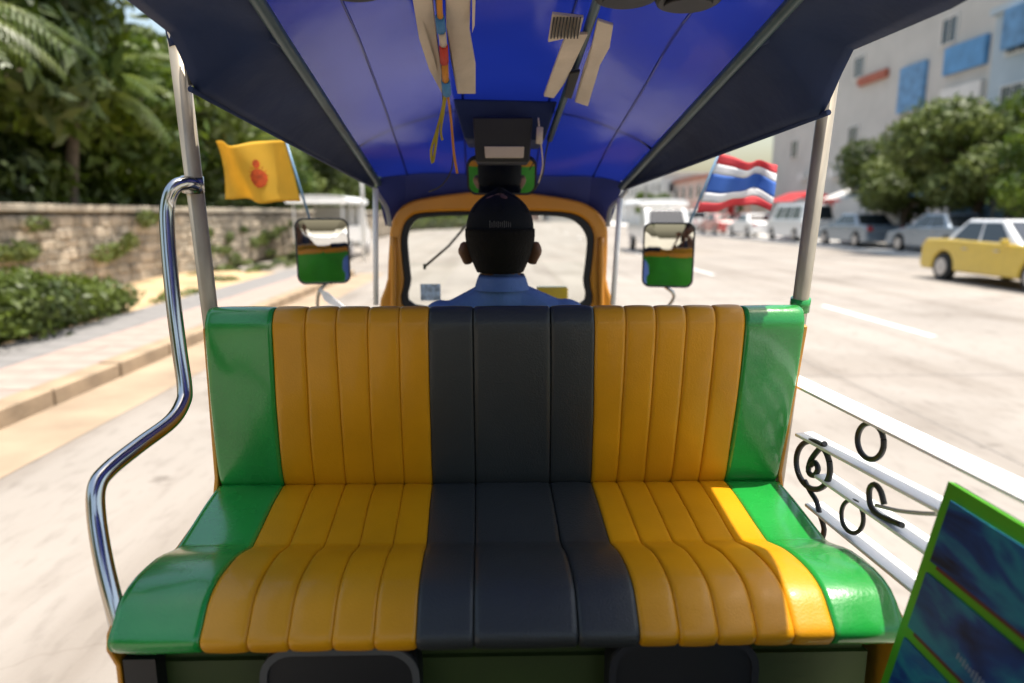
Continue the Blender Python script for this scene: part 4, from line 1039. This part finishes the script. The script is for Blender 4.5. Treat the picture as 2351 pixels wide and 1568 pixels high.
# flags
def wavy_flag(name, P00, P10, P01, P11, mats, bands, label, cat, amp, seed, Ywave=1.0):
    # P00 top hoist, P10 top fly, P01 bottom hoist, P11 bottom fly
    root = empty(name, tuple(P01)); tag(root, label, cat, None); off = -Vector(P01)
    nx, ny = 28, 20; vb = []
    def pt(u, v):
        p = (P00 * (1 - u) + P10 * u) * (1 - v) + (P01 * (1 - u) + P11 * u) * v
        wv = amp * u * math.sin(u * 7 + v * 1.6 + seed) + amp * .4 * u * math.sin(u * 15 - v * 3 + seed * 2)
        return p + Vector((.15 * wv, wv, .45 * wv)) + off
    for (v0, v1, m, nm) in bands:
        mb = MB(); k = max(3, int(ny * (v1 - v0)))
        mb.grid([[pt(i / nx, v0 + (v1 - v0) * j / k) for i in range(nx + 1)] for j in range(k + 1)])
        o = mb.build(nm, m, root); s = o.modifiers.new('s', 'SOLIDIFY'); s.thickness = .0012
    return root, pt
M['flag_yellow'] = mat('flag_yellow', (.80, .52, .05), .7, var=.1, transl=.5)
M['flag_emblem'] = mat('flag_emblem', (.60, .10, .015), .7, var=.3, vscale=60, transl=.45)
M['flag_white'] = mat('flag_white', (.75, .74, .73), .7, var=.03, transl=.4)
M['flag_red'] = mat('flag_red', (.66, .07, .08), .7, var=.06, transl=.4)
M['flag_blue'] = mat('flag_blue', (.06, .17, .52), .7, var=.06, transl=.4)
YF = 2.58
fy, ptf = wavy_flag('yellow_flag', P(656, 322, YF), P(486, 330, YF + .02), P(690, 462, YF), P(512, 462, YF + .02), None, [(0, 1, M['flag_yellow'], 'cloth')], 'yellow flag with a small red emblem flying from the left mirror', 'flag', .034, .4)
mb = MB()          # emblem: pointed oval with radiating strokes, stands 1 mm off the cloth
def emb(cx, cy, r0, r1, n, ph=0):
    c0 = None
    ring = [(cx + r0 * math.cos(2 * math.pi * k / n + ph), cy + r1 * math.sin(2 * math.pi * k / n + ph)) for k in range(n)]
    rws = [[ptf(cx + (a - cx) * f_, cy + (b_ - cy) * f_) + Vector((0, -.0045, 0)) for a, b_ in ring] for f_ in (.02, .35, .7, 1)]
    mb.grid(rws, closed=True)
emb(.44, .58, .11, .155, 14); emb(.44, .35, .05, .07, 10)
for k in range(14):
    a = 2 * math.pi * k / 14; c1 = (.44 + .10 * math.cos(a), .55 + .155 * math.sin(a)); c2 = (.44 + .135 * math.cos(a), .55 + .20 * math.sin(a))
    d = (-math.sin(a) * .008, math.cos(a) * .010)
    mb.poly([ptf(x, y) + Vector((0, -.0045, 0)) for x, y in ((c1[0] - d[0], c1[1] - d[1]), (c1[0] + d[0], c1[1] + d[1]), c2)])
o = mb.build('emblem', M['flag_emblem'], fy)
pm = MB(); pm.cyl(P(655, 318, YF) - Vector(fy.location), P(712, 506, YF) - Vector(fy.location), .0045, 8); pm.build('flag_pole', M['pole_blue'], fy)
ft, ptt = wavy_flag('tricolour_flag', P(1652, 352, YF), P(1788, 384, YF + .03), P(1600, 487, YF), P(1762, 470, YF + .03), None,
    [(0, .17, M['flag_red'], 'red_stripe'), (.17, .34, M['flag_white'], 'white_stripe'), (.34, .66, M['flag_blue'], 'blue_stripe'), (.66, .83, M['flag_white'], 'white_stripe'), (.83, 1, M['flag_red'], 'red_stripe')],
    'red, white and blue striped flag flying from the right mirror', 'flag', .045, 2.1)
pm = MB(); pm.cyl(P(1660, 330, YF) - Vector(ft.location), P(1578, 524, YF) - Vector(ft.location), .0045, 8); pm.build('flag_pole', M['pole_blue'], ft)

# hanging tassels and cords under the roof
def hang(label, strands, name='tassel', cat='tassel', group=None):
    base = strands[0][1][0]; b0 = P(*base); root = empty(name, tuple(b0)); tag(root, label, cat, group)
    for nm, pts, r_, m in strands:
        mb = MB(); mb.tube([P(*p) - b0 for p in pts], r_, n=7, smooth=3); mb.build(nm, M[m], root)
hang('multicoloured braided garland hanging down between the beige roof pockets', [
    ('cord', [(1004, -20, 1.40), (1012, 60, 1.50), (1018, 120, 1.62), (1020, 230, 1.80)], .006, 'cable'),
    ('strand', [(1008, -20, 1.39), (1010, 30, 1.45), (1014, 62, 1.49)], .006, 'thread_orange'),
    ('bead', [(1010, 40, 1.46), (1013, 72, 1.51)], .010, 'thread_blue'),
    ('bead', [(1015, 74, 1.505), (1018, 104, 1.57)], .0085, 'beige_vinyl'),
    ('bead', [(1018, 104, 1.565), (1020, 142, 1.63)], .010, 'thread_red'),
    ('bead', [(1021, 142, 1.63), (1023, 185, 1.70)], .008, 'thread_orange'),
    ('bead', [(1023, 185, 1.70), (1026, 215, 1.75)], .011, 'thread_blue'),
    ('strand', [(1022, 215, 1.77), (1014, 260, 1.78), (1000, 310, 1.78), (990, 345, 1.78), (993, 374, 1.78), (998, 350, 1.78), (1006, 290, 1.78)], .0035, 'thread_yellow'),
    ('strand', [(1024, 215, 1.77), (1018, 260, 1.78), (1012, 300, 1.78), (1016, 322, 1.78)], .003, 'thread_yellow'),
    ('strand', [(1028, 215, 1.77), (1036, 280, 1.78), (1042, 350, 1.78), (1050, 398, 1.78)], .0032, 'thread_orange')], 'garland', 'garland')
hang('thin dark cord drooping left of the roof console', [('cord', [(1034, 240, 1.95), (1040, 320, 1.96), (1038, 385, 1.97), (1015, 425, 1.98), (985, 440, 2.0)], .0022, 'cable')], 'cord', 'cord', 'cords under the roof')
hang('thin pale cord with a beige switch right of the radio box', [('cord', [(1236, 270, 1.95), (1242, 330, 1.95), (1246, 380, 1.96), (1236, 420, 1.97)], .0022, 'beige_vinyl'), ('switch', [(1240, 292, 1.94), (1238, 330, 1.94)], .0095, 'beige_vinyl')], 'cord', 'cord', 'cords under the roof')
hang('dark cord falling beside the roof pipe to the header', [('cord', [(1262, 310, 1.98), (1252, 360, 1.99), (1246, 400, 2.0), (1228, 436, 2.02)], .0022, 'cable')], 'cord', 'cord', 'cords under the roof')

# =================================================================== DRIVER
def implicit(spheres, voxel, smooth=6):
    mb = MB()
    for chain in spheres:
        for (a, ra), (b_, rb) in zip(chain[:-1], chain[1:]):
            a, b_ = Vector(a), Vector(b_); n = max(2, int((b_ - a).length / (min(ra, rb) * .35)))
            for k in range(n + 1):
                t = k / n; bmesh.ops.create_icosphere(mb.bm, subdivisions=2, radius=ra * (1 - t) + rb * t, matrix=Matrix.Translation(a.lerp(b_, t)))
    me = mb.mesh('tmp'); o = bpy.data.objects.new('tmp', me); COL.objects.link(o)
    m = o.modifiers.new('r', 'REMESH'); m.mode = 'VOXEL'; m.voxel_size = voxel; m.use_smooth_shade = True
    s = o.modifiers.new('s', 'SMOOTH'); s.iterations = smooth; s.factor = .5
    dg = bpy.context.evaluated_depsgraph_get(); out = bpy.data.meshes.new_from_object(o.evaluated_get(dg))
    bpy.data.objects.remove(o); 
    for p in out.polygons: p.use_smooth = True
    return out
H = P(1148, 540, 1.86); N0 = P(1152, 642, 1.85)
SLp = P(1030, 738, 1.84); SRp = P(1300, 730, 1.84)
driver = empty('person', (H.x, 1.88, .80)); tag(driver, 'driver seen from behind in a black cap and blue shirt at the handlebar', 'person')
D0 = -Vector(driver.location)
def V(x, y, z): return Vector((x, y, z))
# skull: ellipsoid from stacked spheres, jaw, nose, ears
hx, hy, hz = H
def dmesh(name, me, m, parent=driver):
    o = link_mesh(name, me, m, parent)
    me.transform(Matrix.Translation(D0)); return o
chest = V(hx + .01, 1.86, N0.z - .20); pelvis = V(hx, 1.86, .86)
handL, handR = V(-.31, 2.30, 1.10), V(.31, 2.30, 1.10)
elL, elR = V(-.27, 2.04, 1.10), V(.32, 2.04, 1.10)
kneeL, kneeR = V(-.17, 2.28, .86), V(.17, 2.28, .86)
footL, footR = V(-.17, 2.30, .46), V(.17, 2.30, .46)
body = [
    [(V(hx, hy - .02, hz + .035), .077), (V(hx, hy + .02, hz + .03), .075)],
    [(V(hx, hy + .01, hz - .03), .070), (V(hx, hy + .035, hz - .075), .052)],
    [(V(hx, hy + .105, hz - .015), .012), (V(hx, hy + .118, hz - .035), .013)],        # nose
    [(V(hx, hy + .08, hz - .105), .026), (V(hx, hy + .075, hz - .115), .024)],           # chin
    [(V(hx, hy - .0, hz - .06), .056), (V(N0.x, 1.845, N0.z - .05), .058)],
    [(V(N0.x, 1.85, N0.z - .06), .055), (chest, .11), (pelvis, .12)],
    [(V(hx - .16, 1.85, SLp.z), .045), (elL, .036), (handL + V(0, -.05, 0), .026)],
    [(V(hx + .16, 1.85, SRp.z), .045), (elR, .036), (handR + V(0, -.05, 0), .026)],
    [(V(hx - .09, 1.88, .86), .08), (kneeL, .058), (footL, .04), (footL + V(0, .14, -.03), .035)],
    [(V(hx + .09, 1.88, .86), .08), (kneeR, .058), (footR, .04), (footR + V(0, .14, -.03), .035)]]
for s in (-1, 1):   # ears, hands with fingers closed round the grips
    body.append([(V(hx + s * .079, hy + .0, hz - .028), .013), (V(hx + s * .097, hy - .012, hz - .028), .013), (V(hx + s * .102, hy - .014, hz - .042), .0125), (V(hx + s * .092, hy - .006, hz - .072), .009), (V(hx + s * .08, hy + .002, hz - .068), .010)])
    body.append([(V(hx + s * .086, hy - .004, hz - .035), .013), (V(hx + s * .088, hy - .006, hz - .055), .012)])
    hnd = handL if s < 0 else handR
    body.append([(hnd + V(0, -.05, 0), .026), (hnd + V(0, -.012, .018), .024)])
    for k in range(4):
        fx = hnd.x + (k - 1.5) * .021; ln = [.9, 1.0, .95, .8][k]
        body.append([(V(fx, hnd.y - .01, hnd.z + .018), .0095), (V(fx, hnd.y + .024 * ln, hnd.z + .012), .009), (V(fx, hnd.y + .030 * ln, hnd.z - .018), .0085), (V(fx, hnd.y + .010, hnd.z - .034 * ln), .0075)])
    body.append([(V(hnd.x - s * .035, hnd.y - .03, hnd.z + .0), .011), (V(hnd.x - s * .048, hnd.y - .004, hnd.z - .012), .010), (V(hnd.x - s * .045, hnd.y + .016, hnd.z - .028), .009)])
dmesh('body', implicit(body, .006, 3), M['skin'])
# shirt
shirt = [
    [(V(N0.x, 1.845, N0.z - .015), .060), (V(N0.x, 1.85, N0.z - .05), .072)],
    [(V(N0.x - .03, 1.85, N0.z - .055), .055), (V(hx - .145, 1.85, SLp.z - .005), .054)],
    [(V(N0.x + .03, 1.85, N0.z - .055), .055), (V(hx + .17, 1.85, SRp.z - .012), .056)],
    [(V(hx - .10, 1.85, SLp.z - .05), .085), (V(hx + .10, 1.85, SLp.z - .05), .085)],
    [(V(hx - .06, 1.86, chest.z), .115), (V(hx - .05, 1.86, .92), .115)], [(V(hx + .07, 1.86, chest.z), .115), (V(hx + .05, 1.86, .92), .115)],
    [(V(hx - .16, 1.85, SLp.z), .060), (V(hx, 0, 0) * 0 + elL.lerp(V(hx - .16, 1.85, SLp.z), .35), .052)],
    [(V(hx + .18, 1.85, SRp.z - .005), .060), (elR.lerp(V(hx + .16, 1.85, SRp.z), .35), .052)]]
dmesh('shirt', implicit(shirt, .008, 5), M['shirt'])
# collar
mb = MB(); rows = []
for j, (zz, rr_) in enumerate(((-.022, .066), (.004, .063), (.016, .0605), (.004, .066), (-.025, .075))):
    rows.append([Vector((N0.x + rr_ * math.cos(a), 1.845 + rr_ * 1.0 * math.sin(a), N0.z + zz)) for a in [2 * math.pi * k / 28 for k in range(28)]])
mb.grid(rows, closed=True); dmesh('collar', mb.mesh('collar'), M['shirt'])
legs = [[(V(hx - .09, 1.86, .88), .10), (kneeL, .072), (footL + V(0, -.01, .05), .06)], [(V(hx + .09, 1.86, .88), .10), (kneeR, .072), (footR + V(0, -.01, .05), .06)], [(V(hx - .06, 1.86, .90), .12), (V(hx + .06, 1.86, .90), .12)]]
dmesh('trousers', implicit(legs, .01, 4), M['trousers'])
for s, ft_ in ((-1, footL), (1, footR)):
    dmesh('shoe', implicit([[(ft_ + V(0, -.02, -.02), .045), (ft_ + V(0, .16, -.035), .04)]], .008, 3), M['black_rubber'])
# passenger on the rear seat behind the viewpoint, seen only in the mirrors
pas = empty('person', (.0, -.42, .5)); tag(pas, 'dark haired passenger on the rear seat, seen only as a reflection in the wing mirrors', 'person')
PO = -Vector(pas.location)
def pmesh(name, chains, vox, sm, m):
    me = implicit(chains, vox, sm); me.transform(Matrix.Translation(PO)); return link_mesh(name, me, m, pas)
ph = V(.0, -.28, 1.54)
pmesh('body', [[(ph + V(0, -.01, .035), .078), (ph + V(0, .02, .02), .074)], [(ph + V(0, .01, -.03), .068), (ph + V(0, .03, -.08), .048)], [(ph + V(0, .10, -.02), .012), (ph + V(0, .112, -.038), .013)],
    [(ph + V(0, -.02, -.06), .052), (V(0, -.32, 1.32), .056), (V(0, -.36, 1.15), .11), (V(0, -.42, .78), .125)],
    [(V(-.17, -.34, 1.26), .045), (V(-.24, -.20, 1.10), .038), (V(-.11, -.13, 1.44), .028)], [(V(.17, -.34, 1.26), .045), (V(.24, -.20, 1.10), .038), (V(.11, -.13, 1.44), .028)],
    [(V(-.09, -.42, .80), .085), (V(-.13, .02, .82), .062), (V(-.14, .08, .46), .042)], [(V(.09, -.42, .80), .085), (V(.13, .02, .82), .062), (V(.14, .08, .46), .042)],
    ] + [[(V(s_x * .11, -.13, 1.44), .026), (V(s_x * .10, -.12, 1.50), .024)] for s_x in (-1, 1)] + [[(V(s_x * (.085 + .018 * k), -.115, 1.51), .009), (V(s_x * (.078 + .017 * k), -.085, 1.53), .008), (V(s_x * (.068 + .015 * k), -.08, 1.548), .0075)] for s_x in (-1, 1) for k in range(4)], .007, 3, M['skin'])
pmesh('hair', [[(ph + V(0, -.03, .05), .092), (ph + V(0, .015, .075), .074)], [(ph + V(-.07, -.03, .0), .035), (ph + V(-.07, -.04, -.14), .03)], [(ph + V(.07, -.03, .0), .035), (ph + V(.07, -.04, -.14), .03)], [(ph + V(0, -.06, 0), .06), (ph + V(0, -.08, -.16), .05)]], .008, 4, M['hair'])
pmesh('shirt', [[(V(-.06, -.35, 1.25), .10), (V(-.06, -.42, .86), .12)], [(V(.06, -.35, 1.25), .10), (V(.06, -.42, .86), .12)], [(V(-.17, -.34, 1.26), .056), (V(-.22, -.24, 1.15), .05)], [(V(.17, -.34, 1.26), .056), (V(.22, -.24, 1.15), .05)], [(V(-.16, -.34, 1.27), .05), (V(.16, -.34, 1.27), .05)]], .01, 4, M['trousers'])
mb = MB(); mb.box((0, -.42, .60), (1.0, .34, .16)); part(mb, 'rear_seat', M['vinyl_dark'], bevel=.03)
mb = MB(); mb.box((0, -.62, .85), (1.0, .06, .5)); part(mb, 'rear_seat_back', M['vinyl_dark'], bevel=.03)
mb = MB(); mb.box((0, -.45, .44), (.9, .3, .14)); part(mb, 'rear_seat_base', M['paint_green'])
# hair below the cap and cap
def ellip(c0, rad, z0, z1, n=28, rings=14, front=None):
    rows = []
    for j in range(rings + 1):
        t = z0 + (z1 - z0) * j / rings; rr_ = math.sqrt(max(1e-5, 1 - t * t))
        rows.append([Vector((c0[0] + rad[0] * rr_ * math.cos(a), c0[1] + rad[1] * rr_ * math.sin(a), c0[2] + rad[2] * t)) for a in [2 * math.pi * k / n for k in range(n)]])
    return rows
# hair: only the back and sides
rows = []
for j in range(13):
    t = -.92 + 1.1 * j / 12; rr_ = 1 - .36 * (max(0, -t) / .92) ** 1.5
    rows.append([Vector((hx + .0815 * rr_ * math.cos(a), hy - .012 + .098 * rr_ * math.sin(a), hz - .0 + .100 * t)) for a in [R(188) + R(164) * k / 22 for k in range(23)]])
mb = MB(); mb.grid(rows); o = dmesh('hair', mb.mesh('hair'), M['hair']); s = o.modifiers.new('s', 'SOLIDIFY'); s.thickness = .012; s.offset = -1
rows = []
for j in range(19):
    t = -.42 + 1.419 * math.sin(math.pi / 2 * j / 18)
    rr_ = math.sqrt(max(0, 1 - max(t, 0) ** 2.3)); 
    rows.append([Vector((hx + .0905 * rr_ * math.cos(a), hy - .004 + .108 * rr_ * math.sin(a), hz + .012 + .098 * t + (0 if math.sin(a) < 0 else .018 * math.sin(a)))) for a in [2 * math.pi * k / 36 for k in range(36)]])
mb = MB(); mb.grid(rows, closed=True); cap = dmesh('cap', mb.mesh('cap'), M['cap']); s = cap.modifiers.new('s', 'SOLIDIFY'); s.thickness = .003
mb = MB(); rows = []
for j in range(5):
    d_ = j / 4; rows.append([Vector((hx + .082 * math.sin(a), hy + .07 + .03 * math.cos(a) + .075 * d_ * math.cos(a) ** .6, hz + .0 + .01 * math.cos(a) - .012 * d_)) for a in [R(-80 + 16 * k) for k in range(11)]])
mb.grid(rows); vis = dmesh('visor', mb.mesh('visor'), M['cap'], cap); s = vis.modifiers.new('s', 'SOLIDIFY'); s.thickness = .003
mb = MB(); mb.sphere((hx, hy - .004, hz + .111), .007); dmesh('cap_button', mb.mesh('cap_button'), M['cap'], cap)
# seams of the cap panels
for k in range(6):
    a = R(30 + 60 * k); mb = MB(); pts = []
    for j in range(8, 19):
        t = -.42 + 1.419 * math.sin(math.pi / 2 * j / 18); rr_ = math.sqrt(max(0, 1 - max(t, 0) ** 2.3))
        pts.append(Vector((hx + .0915 * rr_ * math.cos(a), hy - .004 + .109 * rr_ * math.sin(a), hz + .0125 + .098 * t)))
    mb.tube(pts, .0012, n=5, smooth=0); dmesh('cap_seam', mb.mesh('cap_seam'), M['cap'], cap)
# worn pale stitching on the back of the cap (unreadable in the photo: a short row of strokes)
M['stitch'] = mat('stitch', (.09, .09, .09), .8)
mb = MB(); rr = random.Random(2)
for k in range(11):
    x = hx - .026 + k * .0052; a = math.acos((x - hx) / .0915); y_ = hy - .004 - .1095 * math.sin(a)
    mb.box((x, y_, hz + .030 + rr.uniform(-.001, .001)), (.0016, .0015, rr.uniform(.012, .018)))
dmesh('cap_stitching', mb.mesh('cap_stitching'), M['stitch'], cap)
# ears sit in 'body'; eyes and brows on the front of the face
for s in (-1, 1):
    mb = MB(); mb.sphere((hx + s * .031, hy + .082, hz - .005), .011); dmesh('eye', mb.mesh('eye'), M['white_paint'])
mb = MB(); mb.tube([V(hx - .024, hy + .093, hz - .072), V(hx, hy + .10, hz - .070), V(hx + .024, hy + .093, hz - .072)], .005, n=6); M['lips'] = mat('lips', (.18, .06, .045), .5); dmesh('mouth', mb.mesh('mouth'), M['lips'])
